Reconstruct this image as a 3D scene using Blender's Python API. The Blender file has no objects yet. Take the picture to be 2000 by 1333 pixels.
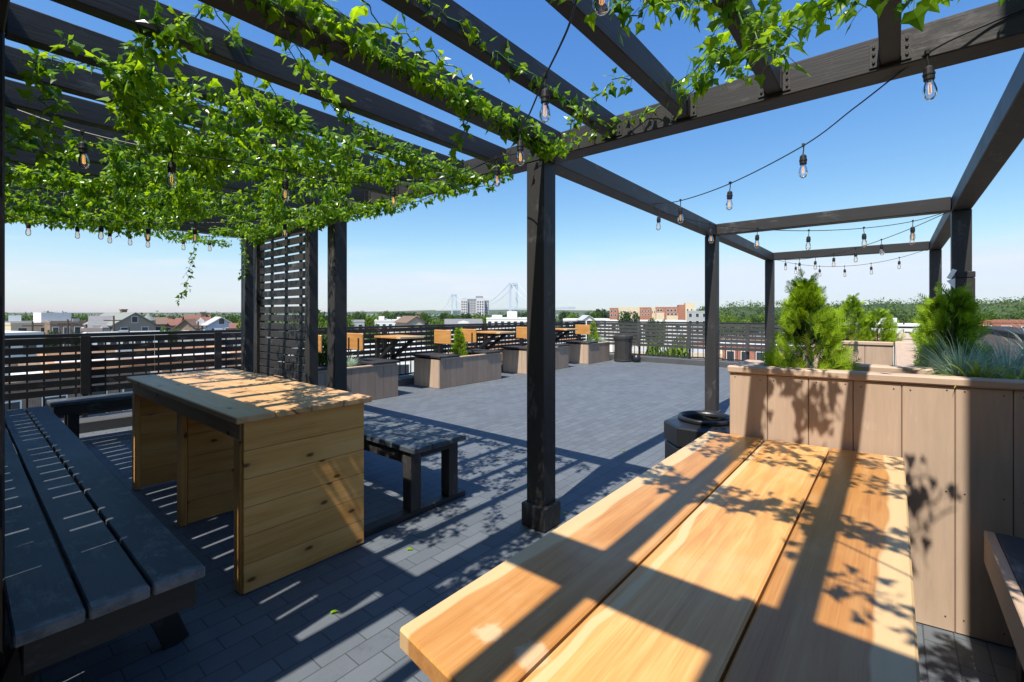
import bpy, bmesh, math, random
from mathutils import Vector, Matrix, Quaternion
R = math.radians
S = bpy.context.scene
C = S.collection

# ------------------------------------------------------------------ camera, sky, sun, exposure
H = 1.40                                   # eye height above the roof deck
YAW = R(39.65)
cam = bpy.data.objects.new('camera', bpy.data.cameras.new('camera'))
C.objects.link(cam)
cam.location = (0, 0, H)
cam.rotation_euler = (R(90), 0, YAW)
cam.data.sensor_width = 36
cam.data.lens = 16.2
cam.data.shift_y = -0.0272
cam.data.clip_start = 0.05
cam.data.clip_end = 30000
S.camera = cam

SUN = Vector((0.22, -1.44, 2.5)).normalized()
w = bpy.data.worlds.new('World'); S.world = w; w.use_nodes = True
wn = w.node_tree
sky = wn.nodes.new('ShaderNodeTexSky')
sky.sky_type = 'NISHITA'; sky.sun_disc = False
sky.sun_elevation = math.asin(SUN.z); sky.sun_rotation = math.atan2(SUN.x, SUN.y)
sky.air_density = 1.0; sky.dust_density = 0.6; sky.ozone_density = 2.2
# deepen the clear summer blue: red falls off faster with height above the horizon, blue slower
def wmath(op, a, b):
    x = wn.nodes.new('ShaderNodeMath'); x.operation = op
    for i, v in enumerate((a, b)):
        if isinstance(v, bpy.types.NodeSocket): wn.links.new(v, x.inputs[i])
        else: x.inputs[i].default_value = v
    return x.outputs[0]
KW = 0.12 * 2 ** 0.5
ws = wn.nodes.new('ShaderNodeSeparateColor'); wn.links.new(sky.outputs[0], ws.inputs[0])
wc = wn.nodes.new('ShaderNodeCombineColor')
for i, (pw, gain) in enumerate(((1.44, 1.17), (1.05, 1.02), (0.55, 1.02))):
    v_ = wmath('POWER', wmath('MULTIPLY', ws.outputs[i], KW), pw)
    v_ = wmath('MULTIPLY', v_, gain)
    sm = wn.nodes.new('ShaderNodeMath'); sm.operation = 'SMOOTH_MIN'; wn.links.new(v_, sm.inputs[0]); sm.inputs[1].default_value = (0.78, 0.885, 1.02)[i]; sm.inputs[2].default_value = 0.12
    wn.links.new(wmath('MULTIPLY', sm.outputs[0], 1 / KW), wc.inputs[i])
# a few thin wisps of cloud low over the horizon
tc_ = wn.nodes.new('ShaderNodeTexCoord'); mp_ = wn.nodes.new('ShaderNodeMapping'); wn.links.new(tc_.outputs['Generated'], mp_.inputs[0]); mp_.inputs['Scale'].default_value = (5, 5, 42)
nz_ = wn.nodes.new('ShaderNodeTexNoise'); wn.links.new(mp_.outputs[0], nz_.inputs['Vector']); nz_.inputs['Scale'].default_value = 1.0; nz_.inputs['Detail'].default_value = 6; nz_.inputs['Roughness'].default_value = 0.6
rp_ = wn.nodes.new('ShaderNodeMapRange'); wn.links.new(nz_.outputs['Fac'], rp_.inputs[0]); rp_.inputs[1].default_value = 0.54; rp_.inputs[2].default_value = 0.74
sz_ = wn.nodes.new('ShaderNodeSeparateXYZ'); wn.links.new(tc_.outputs['Generated'], sz_.inputs[0])
lo_ = wn.nodes.new('ShaderNodeMapRange'); wn.links.new(sz_.outputs[2], lo_.inputs[0]); lo_.inputs[1].default_value = 0.16; lo_.inputs[2].default_value = 0.05
cm_ = wn.nodes.new('ShaderNodeMix'); cm_.data_type = 'RGBA'
wn.links.new(wmath('MULTIPLY', wmath('MULTIPLY', rp_.outputs[0], lo_.outputs[0]), 0.75), cm_.inputs[0]); wn.links.new(wc.outputs[0], cm_.inputs[6]); cm_.inputs[7].default_value = (0.90 / KW, 0.94 / KW, 0.99 / KW, 1)
wn.links.new(cm_.outputs[2], wn.nodes['Background'].inputs[0])
wn.nodes['Background'].inputs[1].default_value = 0.12
sl = bpy.data.lights.new('sun', 'SUN'); sl.energy = 5.0; sl.angle = R(0.53); sl.color = (1.0, 0.93, 0.82)
so = bpy.data.objects.new('sun', sl); C.objects.link(so)
so.location = (2, -10, 20); so.rotation_euler = (-SUN).to_track_quat('-Z', 'Y').to_euler()
S.view_settings.view_transform = 'Standard'; S.view_settings.look = 'None'
S.view_settings.exposure = 0.50; S.view_settings.gamma = 1
S.render.engine = 'CYCLES'
S.cycles.max_bounces = 8; S.cycles.transparent_max_bounces = 16

# ------------------------------------------------------------------ helpers
rng = random.Random(11)
def U(a, b): return rng.uniform(a, b)

def view(px, d):
    """ground point seen in column px (of 2000) at depth d metres"""
    r = (px - 1000) / 900 * d
    return (0.770 * r - 0.638 * d, 0.637 * r + 0.770 * d)
def hz(py, d):
    """height seen at row py (of 1333) at depth d"""
    return H - (py - 612) / 900 * d

def root_of(o):
    while o.parent: o = o.parent
    return o

class MB:
    def __init__(s):
        s.bm = bmesh.new(); s.rl = s.bm.faces.layers.float.new('rnd'); s.v = s.bm.verts
    def face(s, vs, rnd=None):
        try: f = s.bm.faces.new(vs)
        except ValueError: return None
        f[s.rl] = U(0, 1) if rnd is None else rnd
        return f
    def poly(s, pts, rnd=None):
        return s.face([s.v.new(p) for p in pts], rnd)
    def hexa(s, p, rnd=None):
        """eight points: bottom four counter-clockwise, top four"""
        rnd = U(0, 1) if rnd is None else rnd
        v = [s.v.new(q) for q in p]
        for i in ((3, 2, 1, 0), (4, 5, 6, 7), (0, 1, 5, 4), (1, 2, 6, 5), (2, 3, 7, 6), (3, 0, 4, 7)):
            s.face([v[k] for k in i], rnd)
        return s
    def box(s, x0, x1, y0, y1, z0, z1, rnd=None):
        return s.hexa([(x0, y0, z0), (x1, y0, z0), (x1, y1, z0), (x0, y1, z0),
                       (x0, y0, z1), (x1, y0, z1), (x1, y1, z1), (x0, y1, z1)], rnd)
    def bar(s, p, q, a, b, up=(0, 0, 1), rnd=None):
        """rectangular bar from p to q, a wide, b along up"""
        p = Vector(p); q = Vector(q); t = (q - p).normalized()
        sd = t.cross(Vector(up)).normalized(); u = sd.cross(t)
        o = []
        for e in (p, q):
            o.append([e - sd * a / 2 - u * b / 2, e + sd * a / 2 - u * b / 2, e + sd * a / 2 + u * b / 2, e - sd * a / 2 + u * b / 2])
        A, B = o
        return s.hexa([A[0], A[1], A[2], A[3], B[0], B[1], B[2], B[3]], rnd)
    def prism(s, pts, z0, z1, rnd=None):
        rnd = U(0, 1) if rnd is None else rnd
        lo = [s.v.new((x, y, z0)) for x, y in pts]; hi = [s.v.new((x, y, z1)) for x, y in pts]
        n = len(pts)
        s.face(lo[::-1], rnd); s.face(hi, rnd)
        for i in range(n): s.face([lo[i], lo[(i + 1) % n], hi[(i + 1) % n], hi[i]], rnd)
        return s
    def tube(s, pts, r, n=6, rnd=None, caps=True):
        rnd = U(0, 1) if rnd is None else rnd
        pts = [Vector(p) for p in pts]; rings = []
        for i, p in enumerate(pts):
            t = (pts[min(i + 1, len(pts) - 1)] - pts[max(i - 1, 0)])
            if t.length < 1e-9: t = Vector((0, 0, 1))
            t.normalize()
            a = t.cross(Vector((0.31, 0.17, 0.93)))
            if a.length < 0.05: a = t.cross(Vector((1, 0, 0)))
            a.normalize(); b = t.cross(a)
            ri = r[i] if isinstance(r, (list, tuple)) else r
            rings.append([s.v.new(p + (a * math.cos(6.28318 * k / n) + b * math.sin(6.28318 * k / n)) * ri) for k in range(n)])
        for A, B in zip(rings, rings[1:]):
            for k in range(n): s.face([A[k], A[(k + 1) % n], B[(k + 1) % n], B[k]], rnd)
        if caps: s.face(rings[0][::-1], rnd); s.face(rings[-1], rnd)
        return s
    def lathe(s, prof, c, n=16, rnd=None, ph=0):
        rnd = U(0, 1) if rnd is None else rnd
        rings = []
        for (r, z) in prof:
            if r < 1e-5: rings.append([s.v.new((c[0], c[1], c[2] + z))])
            else: rings.append([s.v.new((c[0] + r * math.cos(ph + 6.28318 * k / n), c[1] + r * math.sin(ph + 6.28318 * k / n), c[2] + z)) for k in range(n)])
        for A, B in zip(rings, rings[1:]):
            for k in range(n):
                k2 = (k + 1) % n
                if len(A) == 1 and len(B) == 1: continue
                if len(A) == 1: s.face([A[0], B[k], B[k2]][::-1], rnd)
                elif len(B) == 1: s.face([A[k], A[k2], B[0]], rnd)
                else: s.face([A[k], A[k2], B[k2], B[k]], rnd)
        return s
    def build(s, name, mat, parent=None, bevel=0, smooth=False, loc=None):
        bm = s.bm
        if bevel:
            bmesh.ops.recalc_face_normals(bm, faces=bm.faces[:])
            bmesh.ops.bevel(bm, geom=bm.edges[:], offset=bevel, segments=1, affect='EDGES', profile=0.5, clamp_overlap=True)
        elif not smooth:
            pass
        me = bpy.data.meshes.new(name)
        off = Vector(loc) if loc else (root_of(parent).location if parent else Vector())
        if off.length > 0: bmesh.ops.translate(bm, verts=bm.verts[:], vec=-off)
        bm.to_mesh(me); bm.free()
        if smooth:
            for p in me.polygons: p.use_smooth = True
        me.materials.append(mat)
        o = bpy.data.objects.new(name, me); C.objects.link(o)
        if parent: o.parent = parent
        if loc and not parent: o.location = loc
        return o

def tag(o, label=None, cat=None, group=None, kind=None):
    if label: o['label'] = label
    if cat: o['category'] = cat
    if group: o['group'] = group
    if kind: o['kind'] = kind
    return o
def thing(name, label, cat, loc=(0, 0, 0), group=None, rz=0):
    o = bpy.data.objects.new(name, None); C.objects.link(o)
    o.empty_display_size = 0.2
    o.location = loc; o.rotation_euler = (0, 0, rz)
    return tag(o, label, cat, group)
def dup(src, loc, rz=0, label=None, sc=None, group=None):
    o = src.copy(); C.objects.link(o); o.location = loc; o.rotation_euler = (0, 0, rz)
    if sc: o.scale = sc if isinstance(sc, (tuple, list)) else (sc, sc, sc)
    if label: o['label'] = label
    if group: o['group'] = group
    for ch in list(src.children):
        c = ch.copy(); C.objects.link(c); c.parent = o
        for g in list(ch.children):
            d = g.copy(); C.objects.link(d); d.parent = c
    return o

# ------------------------------------------------------------------ materials
class N:
    def __init__(s, name):
        s.m = bpy.data.materials.new(name); s.m.use_nodes = True
        s.t = s.m.node_tree; s.b = s.t.nodes['Principled BSDF']; s.o = s.t.nodes['Material Output']
    def n(s, ty, **kw):
        x = s.t.nodes.new('ShaderNode' + ty)
        for k, v in kw.items():
            if k.startswith('i_'):
                key = k[2:]; key = int(key) if key.isdigit() else key.replace('_', ' ')
                if hasattr(v, 'is_linked') or isinstance(v, bpy.types.NodeSocket): s.t.links.new(v, x.inputs[key])
                else: x.inputs[key].default_value = v
            else: setattr(x, k, v)
        return x
    def l(s, a, b): s.t.links.new(a, b)
    def math(s, op, a, b=0.0):
        x = s.t.nodes.new('ShaderNodeMath'); x.operation = op
        for i, v in enumerate((a, b)):
            if isinstance(v, bpy.types.NodeSocket): s.t.links.new(v, x.inputs[i])
            else: x.inputs[i].default_value = v
        return x.outputs[0]
    def mix(s, f, a, b, bt='MIX'):
        x = s.t.nodes.new('ShaderNodeMix'); x.data_type = 'RGBA'; x.blend_type = bt
        for i, v in ((0, f), (6, a), (7, b)):
            if isinstance(v, bpy.types.NodeSocket): s.t.links.new(v, x.inputs[i])
            elif i == 0: x.inputs[0].default_value = v
            else: x.inputs[i].default_value = (*v[:3], 1)
        return x.outputs[2]
    def ramp(s, f, stops):
        x = s.t.nodes.new('ShaderNodeValToRGB'); s.l(f, x.inputs[0]); e = x.color_ramp.elements
        while len(e) < len(stops): e.new(0.5)
        for k, (p, c) in enumerate(stops):
            e[k].position = p; e[k].color = (*c[:3], 1) if isinstance(c, (tuple, list)) else (c, c, c, 1)
        return x.outputs[0]
    def rnd(s): return s.n('Attribute', attribute_name='rnd').outputs['Fac']
    def coord(s, scale=(1, 1, 1), rnd_off=True, src='Object'):
        tc = s.n('TexCoord').outputs[src]
        if rnd_off:
            r = s.rnd()
            cx = s.n('CombineXYZ'); s.l(s.math('MULTIPLY', r, 13.7), cx.inputs[0]); s.l(s.math('MULTIPLY', r, 7.3), cx.inputs[1]); s.l(s.math('MULTIPLY', r, 21.1), cx.inputs[2])
            a = s.n('VectorMath', operation='ADD'); s.l(tc, a.inputs[0]); s.l(cx.outputs[0], a.inputs[1]); tc = a.outputs[0]
        m = s.n('VectorMath', operation='MULTIPLY'); s.l(tc, m.inputs[0]); m.inputs[1].default_value = scale
        return m.outputs[0]
    def noise(s, vec, scale=1, detail=4, rough=0.55, dist=0.0):
        x = s.n('TexNoise'); s.l(vec, x.inputs['Vector'])
        x.inputs['Scale'].default_value = scale; x.inputs['Detail'].default_value = detail
        x.inputs['Roughness'].default_value = rough; x.inputs['Distortion'].default_value = dist
        return x.outputs['Fac']
    def bump(s, h, strength=0.3, dist=0.01):
        x = s.n('Bump'); x.inputs['Strength'].default_value = strength; x.inputs['Distance'].default_value = dist
        s.l(h, x.inputs['Height']); s.l(x.outputs[0], s.b.inputs['Normal'])
    def set(s, col=None, rough=None, spec=None, metal=None):
        for k, v in (('Base Color', col), ('Roughness', rough), ('Specular IOR Level', spec), ('Metallic', metal)):
            if v is None: continue
            if isinstance(v, bpy.types.NodeSocket): s.l(v, s.b.inputs[k])
            else: s.b.inputs[k].default_value = (*v[:3], 1) if isinstance(v, (tuple, list)) else v
        return s.m

def ax(axis, along, across):
    v = [across] * 3; v['xyz'.index(axis)] = along; return tuple(v)

def plain(name, col, rough=0.6, var=0.15, scale=6, bump=0.0, metal=0.0, spec=0.5):
    n = N(name); v = n.coord((1, 1, 1)); f = n.noise(v, scale, 5)
    k = n.math('ADD', n.math('MULTIPLY', n.math('SUBTRACT', f, 0.5), 2 * var), 1.0)
    c = n.mix(1.0, col, n.n('CombineColor', i_0=k, i_1=k, i_2=k).outputs[0], 'MULTIPLY')
    if bump: n.bump(n.noise(v, scale * 8, 4), bump, 0.004)
    return n.set(c, rough, spec, metal)

def painted(name, col, axis, rough=0.45, worn=0.06, wear_col=(0.2, 0.19, 0.19), deep=0.5, spec=0.35):
    """dark stain or paint over timber: grain relief, dusty scuffs"""
    n = N(name)
    g = n.noise(n.coord(ax(axis, 2.2, 26)), 1, 6, 0.65, 0.6)
    fine = n.noise(n.coord(ax(axis, 6, 130)), 1, 3, 0.6)
    blot = n.noise(n.coord((3, 3, 3)), 1, 5, 0.6)
    k = n.math('ADD', 0.72, n.math('ADD', n.math('MULTIPLY', g, 0.55), n.math('MULTIPLY', n.rnd(), 0.2)))
    c = n.mix(1.0, col, n.n('CombineColor', i_0=k, i_1=k, i_2=k).outputs[0], 'MULTIPLY')
    sc = n.math('MULTIPLY', n.noise(n.coord(ax(axis, 9, 22)), 1, 8, 0.75), blot)
    m = n.ramp(sc, ((0.33 - worn, 0.0), (0.43, 1.0)))
    c = n.mix(n.math('MULTIPLY', m, 0.5), c, wear_col)
    h = n.math('ADD', n.math('MULTIPLY', g, 0.7), n.math('MULTIPLY', fine, 0.3))
    if name == 'bench_paint_x':                    # paint rubbed off the near end of the long bench
        px_ = n.n('SeparateXYZ'); n.l(n.coord((1, 1, 1), False), px_.inputs[0])
        e_ = n.ramp(n.math('ADD', px_.outputs[0], n.math('MULTIPLY', n.noise(n.coord((9, 9, 9), False), 1, 6, 0.7), 0.10)), ((0.0, 0.0), (1.0, 1.0)))
        mr = n.n('MapRange'); n.l(n.math('ADD', px_.outputs[0], n.math('MULTIPLY', n.noise(n.coord((14, 14, 14), False), 1, 8, 0.75), 0.16)), mr.inputs[0])
        mr.inputs[1].default_value = 2.295; mr.inputs[2].default_value = 2.345
        c = n.mix(n.math('MULTIPLY', mr.outputs[0], 0.75), c, (0.34, 0.33, 0.33))
    n.bump(h, deep, 0.004)
    return n.set(c, n.math('ADD', rough - 0.1, n.math('MULTIPLY', blot, 0.25)), spec)

def timber(name, axis, dark, mid, light, knots=False, rough=0.5, rings=26, tone=0.35, stain=None, kscale=2.6, spec=0.5):
    n = N(name)
    warp = n.noise(n.coord(ax(axis, 0.9, 3.5)), 1, 3)
    vec = n.coord(ax(axis, 0.075, 1.0))
    ad = n.n('VectorMath', operation='ADD'); n.l(vec, ad.inputs[0])
    cb = n.n('CombineXYZ'); k = n.math('MULTIPLY', warp, 0.11)
    for i in range(3): n.l(k, cb.inputs[i])
    n.l(cb.outputs[0], ad.inputs[1])
    g1 = n.noise(ad.outputs[0], rings, 3, 0.55, 0.2)
    g2 = n.noise(n.coord(ax(axis, 2.6, 190)), 1, 5, 0.68)
    broad = n.noise(n.coord(ax(axis, 0.8, 5)), 1, 3)
    f = n.math('ADD', n.math('MULTIPLY', g1, 0.42), n.math('ADD', n.math('MULTIPLY', g2, 0.38), n.math('MULTIPLY', broad, 0.2)))
    c = n.ramp(f, ((0.33, dark), (0.5, mid), (0.66, light)))
    kk = n.math('ADD', 1.0 - tone / 2, n.math('MULTIPLY', n.rnd(), tone))
    c = n.mix(1.0, c, n.n('CombineColor', i_0=kk, i_1=n.math('POWER', kk, 1.25), i_2=n.math('POWER', kk, 1.7)).outputs[0], 'MULTIPLY')
    h = n.math('ADD', n.math('MULTIPLY', g1, 0.4), n.math('MULTIPLY', g2, 0.6))
    if knots:
        sp_ = n.n('SeparateXYZ'); n.l(n.coord((1, 1, 1), False), sp_.inputs[0]); ia = 'xyz'.index(axis); o1, o2 = [q for q in range(3) if q != ia]
        kv = n.n('CombineXYZ'); n.l(n.math('ADD', n.math('MULTIPLY', sp_.outputs[ia], kscale * 1.2), n.math('MULTIPLY', n.rnd(), 17.3)), kv.inputs[0])
        n.l(n.math('MULTIPLY', n.math('ADD', sp_.outputs[o1], sp_.outputs[o2]), kscale * 2.4), kv.inputs[1]); kv = kv.outputs[0]
        vo = n.n('TexVoronoi', voronoi_dimensions='2D'); n.l(kv, vo.inputs['Vector']); vo.inputs['Scale'].default_value = 1.0; vo.inputs['Randomness'].default_value = 1.0
        dd = n.math('ADD', vo.outputs['Distance'], n.math('MULTIPLY', n.noise(n.coord((30, 30, 30)), 1, 3), 0.05))
        sel = n.n('SeparateColor'); n.l(vo.outputs['Color'], sel.inputs[0])
        on = n.math('GREATER_THAN', sel.outputs[0], 0.40)
        halo = n.math('MULTIPLY', n.ramp(dd, ((0.06, 1.0), (0.32, 0.0))), on)
        core = n.math('MULTIPLY', n.ramp(dd, ((0.065, 1.0), (0.11, 0.0))), on)
        c = n.mix(n.math('MULTIPLY', halo, 0.5), c, dark)
        c = n.mix(n.math('MULTIPLY', core, 0.9), c, (0.10, 0.042, 0.014))
    if stain:
        st = n.ramp(n.noise(n.coord((2.2, 2.2, 2.2)), 1, 6, 0.6), ((0.56, 0.0), (0.72, 1.0)))
        c = n.mix(n.math('MULTIPLY', st, 0.4), c, stain)
    if name == 'honey_timber_y':                   # two pale dried spills near the front end of the long table
        so_ = n.n('SeparateXYZ'); n.l(n.coord((1, 1, 1), False), so_.inputs[0]); wob_ = n.math('MULTIPLY', n.noise(n.coord((22, 22, 22), False), 1, 5, 0.7), 0.075)
        xe_ = n.math('ADD', so_.outputs[0], n.math('MULTIPLY', n.math('SUBTRACT', n.noise(n.coord((2.0, 1.1, 1.0), False), 1, 3), 0.5), 0.16))
        for (e0, e1) in ((-0.355, -0.363), (0.348, 0.356), (-0.124, -0.120)):          # pale sapwood along board edges
            mk = n.n('MapRange'); n.l(xe_, mk.inputs[0]); mk.inputs[1].default_value = e0; mk.inputs[2].default_value = e1
            if e0 == -0.124:
                mk2 = n.n('MapRange'); n.l(xe_, mk2.inputs[0]); mk2.inputs[1].default_value = -0.098; mk2.inputs[2].default_value = -0.103; f_ = n.math('MULTIPLY', mk.outputs[0], mk2.outputs[0])
            else: f_ = mk.outputs[0]
            c = n.mix(n.math('MULTIPLY', f_, 0.7), c, (0.72, 0.53, 0.29))
        for (sx, sy, sr) in ((-0.150, -0.900, 0.066), (-0.255, -0.905, 0.058)):
            dx_ = n.math('SUBTRACT', so_.outputs[0], sx); dy_ = n.math('SUBTRACT', so_.outputs[1], sy)
            ds = n.math('ADD', n.math('SQRT', n.math('ADD', n.math('MULTIPLY', dx_, dx_), n.math('MULTIPLY', dy_, dy_))), wob_)
            mk = n.n('MapRange'); n.l(ds, mk.inputs[0]); mk.inputs[1].default_value = sr + 0.012; mk.inputs[2].default_value = sr - 0.004
            c = n.mix(n.math('MULTIPLY', mk.outputs[0], 0.55), c, (0.75, 0.58, 0.38))
    n.bump(h, 0.12, 0.003)
    return n.set(c, n.math('ADD', rough - 0.08, n.math('MULTIPLY', g2, 0.2)), spec)

def leafmat(name, dark, light, trans=0.4, rough=0.35, tcol=None, gloss=0.5):
    n = N(name)
    r = n.rnd()
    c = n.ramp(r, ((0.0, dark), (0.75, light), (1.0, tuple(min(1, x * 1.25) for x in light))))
    v = n.noise(n.coord((1, 1, 1), False), 40, 2)
    kk = n.math('ADD', 0.8, n.math('MULTIPLY', v, 0.4))
    c = n.mix(1.0, c, n.n('CombineColor', i_0=kk, i_1=kk, i_2=kk).outputs[0], 'MULTIPLY')
    n.set(c, rough, gloss)
    tr = n.n('BsdfTranslucent')
    n.l(n.mix(1.0, c, tcol or (1.5, 1.35, 0.5), 'MULTIPLY'), tr.inputs[0])
    mx = n.n('MixShader'); mx.inputs[0].default_value = trans
    n.l(n.b.outputs[0], mx.inputs[1]); n.l(tr.outputs[0], mx.inputs[2]); n.l(mx.outputs[0], n.o.inputs[0])
    return n.m

BLK = (0.034, 0.032, 0.032)
M = {}
for a in 'xyz':
    M['black_' + a] = painted('black_timber_' + a, BLK, a, 0.5, 0.03)
    M['bench_' + a] = painted('bench_paint_' + a, (0.060, 0.072, 0.088), a, 0.48, 0.05, (0.34, 0.34, 0.34), 0.35, 0.18)
    M['pine_' + a] = timber('pine_' + a, a, *(((0.46, 0.24, 0.09), (0.62, 0.37, 0.17), (0.70, 0.48, 0.26)) if a == 'x' else ((0.58, 0.25, 0.06), (0.82, 0.415, 0.115), (0.87, 0.52, 0.20))), True, 0.46, 16, 0.2, None, 2.6, 0.3 if a == 'y' else 0.5)
    M['oak_' + a] = timber('honey_timber_' + a, a, (0.38, 0.155, 0.040), (0.56, 0.268, 0.078), (0.65, 0.375, 0.145), False, 0.33, 30, 0.5, (0.70, 0.49, 0.27))
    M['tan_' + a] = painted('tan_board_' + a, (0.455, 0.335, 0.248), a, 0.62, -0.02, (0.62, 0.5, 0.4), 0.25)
M['tan_dim_z'] = painted('tan_board_dim_z', (0.30, 0.222, 0.17), 'z', 0.65, -0.02, (0.4, 0.31, 0.25), 0.3)  # tan boards in a darker tone: grazing light on long sides put into the colour
M['metal'] = plain('black_metal', (0.018, 0.018, 0.02), 0.4, 0.2, 9, 0, 0.0)
M['slat'] = painted('fence_slat', (0.022, 0.021, 0.022), 'y', 0.5, 0.02)
M['slatx'] = painted('fence_slat_cross', (0.05, 0.05, 0.052), 'x', 0.6, 0.04)
M['steel'] = plain('hanger_steel', (0.040, 0.038, 0.038), 0.55, 0.3, 20, 0.2, 0.1)
M['plastic'] = plain('black_plastic', (0.016, 0.017, 0.02), 0.33, 0.15, 8, 0.1)
M['soil'] = plain('soil', (0.05, 0.035, 0.024), 0.95, 0.5, 30, 0.9)
M['rubber'] = plain('cable_rubber', (0.012, 0.012, 0.013), 0.5, 0.1)
M['ivy'] = leafmat('ivy_leaf', (0.040, 0.135, 0.010), (0.22, 0.41, 0.018), 0.55, 0.28, (1.85, 1.5, 0.5))
M['ivystem'] = plain('ivy_stem', (0.10, 0.22, 0.05), 0.5, 0.2, 12)
M['conifer'] = leafmat('conifer_spray', (0.03, 0.09, 0.008), (0.28, 0.43, 0.024), 0.36, 0.6, (1.4, 1.3, 0.5), 0.25)
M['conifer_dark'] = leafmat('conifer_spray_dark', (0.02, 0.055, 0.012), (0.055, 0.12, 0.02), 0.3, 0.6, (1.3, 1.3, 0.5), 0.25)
M['fescue'] = leafmat('fescue_blade', (0.22, 0.32, 0.25), (0.50, 0.61, 0.48), 0.25, 0.55, (1.1, 1.15, 0.9), 0.3)
M['strap'] = leafmat('strap_blade', (0.22, 0.36, 0.04), (0.62, 0.62, 0.14), 0.35, 0.4, (1.2, 1.15, 0.6), 0.4)
M['sedum'] = leafmat('low_leaf', (0.07, 0.14, 0.05), (0.2, 0.28, 0.13), 0.25, 0.55, (1.2, 1.2, 0.6), 0.3)
M['bark'] = plain('bark', (0.10, 0.07, 0.05), 0.9, 0.4, 14, 0.8)
# bulb glass: thin clear shell
n = N('bulb_glass')
tr = n.n('BsdfTransparent'); tr.inputs[0].default_value = (0.97, 0.97, 0.97, 1)
gl = n.n('BsdfGlossy'); gl.inputs['Roughness'].default_value = 0.03
fr = n.n('Fresnel'); fr.inputs[0].default_value = 1.5
mx = n.n('MixShader'); n.l(n.math('ADD', n.math('MULTIPLY', fr.outputs[0], 0.9), 0.05), mx.inputs[0])
n.l(tr.outputs[0], mx.inputs[1]); n.l(gl.outputs[0], mx.inputs[2]); n.l(mx.outputs[0], n.o.inputs[0])
M['glass'] = n.m
n = N('bulb_filament'); n.set((0.9, 0.55, 0.2), 0.4)
n.b.inputs['Emission Color'].default_value = (1.0, 0.50, 0.16, 1); n.b.inputs['Emission Strength'].default_value = 0.5
M['filament'] = n.m

# dark pavers, 100 x 200 mm, courses along the length of the deck
n = N('deck_pavers')
v = n.coord((1, 1, 1), False)
sw = n.n('Mapping'); n.l(v, sw.inputs[0]); sw.inputs['Rotation'].default_value = (0, 0, R(90))
wob = n.n('TexNoise'); n.l(v, wob.inputs['Vector']); wob.inputs['Scale'].default_value = 3; wob.inputs['Detail'].default_value = 2
wm = n.n('VectorMath', operation='MULTIPLY_ADD'); n.l(wob.outputs['Color'], wm.inputs[0]); wm.inputs[1].default_value = (0.006, 0.006, 0); n.l(sw.outputs[0], wm.inputs[2])
br = n.n('TexBrick'); n.l(wm.outputs[0], br.inputs['Vector'])
br.inputs['Scale'].default_value = 1.0; br.inputs['Brick Width'].default_value = 0.204; br.inputs['Row Height'].default_value = 0.102
br.inputs['Mortar Size'].default_value = 0.0028; br.inputs['Mortar Smooth'].default_value = 0.25; br.inputs['Bias'].default_value = 0.0
br.inputs['Color1'].default_value = (0.098, 0.114, 0.134, 1); br.inputs['Color2'].default_value = (0.122, 0.141, 0.163, 1); br.inputs['Mortar'].default_value = (0.055, 0.062, 0.072, 1)
big = n.noise(v, 0.9, 4); mid_ = n.noise(v, 7, 4); sp = n.noise(v, 260, 3, 0.7)
k = n.math('ADD', 0.48, n.math('ADD', n.math('MULTIPLY', big, 0.35), n.math('ADD', n.math('MULTIPLY', mid_, 0.25), n.math('MULTIPLY', sp, 0.44))))
c = n.mix(1.0, br.outputs['Color'], n.n('CombineColor', i_0=k, i_1=k, i_2=k).outputs[0], 'MULTIPLY')
spk = n.ramp(n.noise(v, 420, 2, 0.6), ((0.66, 0.0), (0.74, 1.0)))
c = n.mix(n.math('MULTIPLY', spk, 0.5), c, (0.33, 0.34, 0.36))
dirt = n.ramp(n.noise(v, 1.7, 6, 0.7), ((0.60, 0.0), (0.78, 1.0)))
c = n.mix(n.math('MULTIPLY', dirt, 0.4), c, (0.20, 0.195, 0.185))
wet = n.ramp(n.noise(v, 4.5, 7, 0.75), ((0.30, 1.0), (0.42, 0.0)))
c = n.mix(n.math('MULTIPLY', wet, 0.45), c, (0.05, 0.055, 0.06))
h = n.math('ADD', n.math('MULTIPLY', br.outputs['Fac'], -1.0), n.math('MULTIPLY', sp, 0.22))
n.bump(h, 0.55, 0.006)
M['pavers'] = n.set(c, 0.72, 0.4)

def masonry(name, c1, c2, mortar, bw=0.22, bh=0.075):
    n = N(name); v = n.coord((1, 1, 1), False)
    sx = n.n('SeparateXYZ'); n.l(v, sx.inputs[0])
    cb = n.n('CombineXYZ'); n.l(n.math('ADD', sx.outputs[0], sx.outputs[1]), cb.inputs[0]); n.l(sx.outputs[2], cb.inputs[1])
    br = n.n('TexBrick'); n.l(cb.outputs[0], br.inputs['Vector']); br.inputs['Scale'].default_value = 1
    br.inputs['Brick Width'].default_value = bw; br.inputs['Row Height'].default_value = bh; br.inputs['Mortar Size'].default_value = 0.007
    for kk, cc in (('Color1', c1), ('Color2', c2), ('Mortar', mortar)): br.inputs[kk].default_value = (*cc, 1)
    k = n.math('ADD', 0.7, n.math('MULTIPLY', n.noise(v, 0.6, 6, 0.7), 0.6))
    c = n.mix(1.0, br.outputs['Color'], n.n('CombineColor', i_0=k, i_1=k, i_2=k).outputs[0], 'MULTIPLY')
    n.bump(n.math('MULTIPLY', br.outputs['Fac'], -1.0), 0.5, 0.01)
    return n.set(c, 0.85, 0.3)
def wallmat(name, col, var=0.12): return plain(name, col, 0.85, var, 0.7, 0.15)
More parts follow.
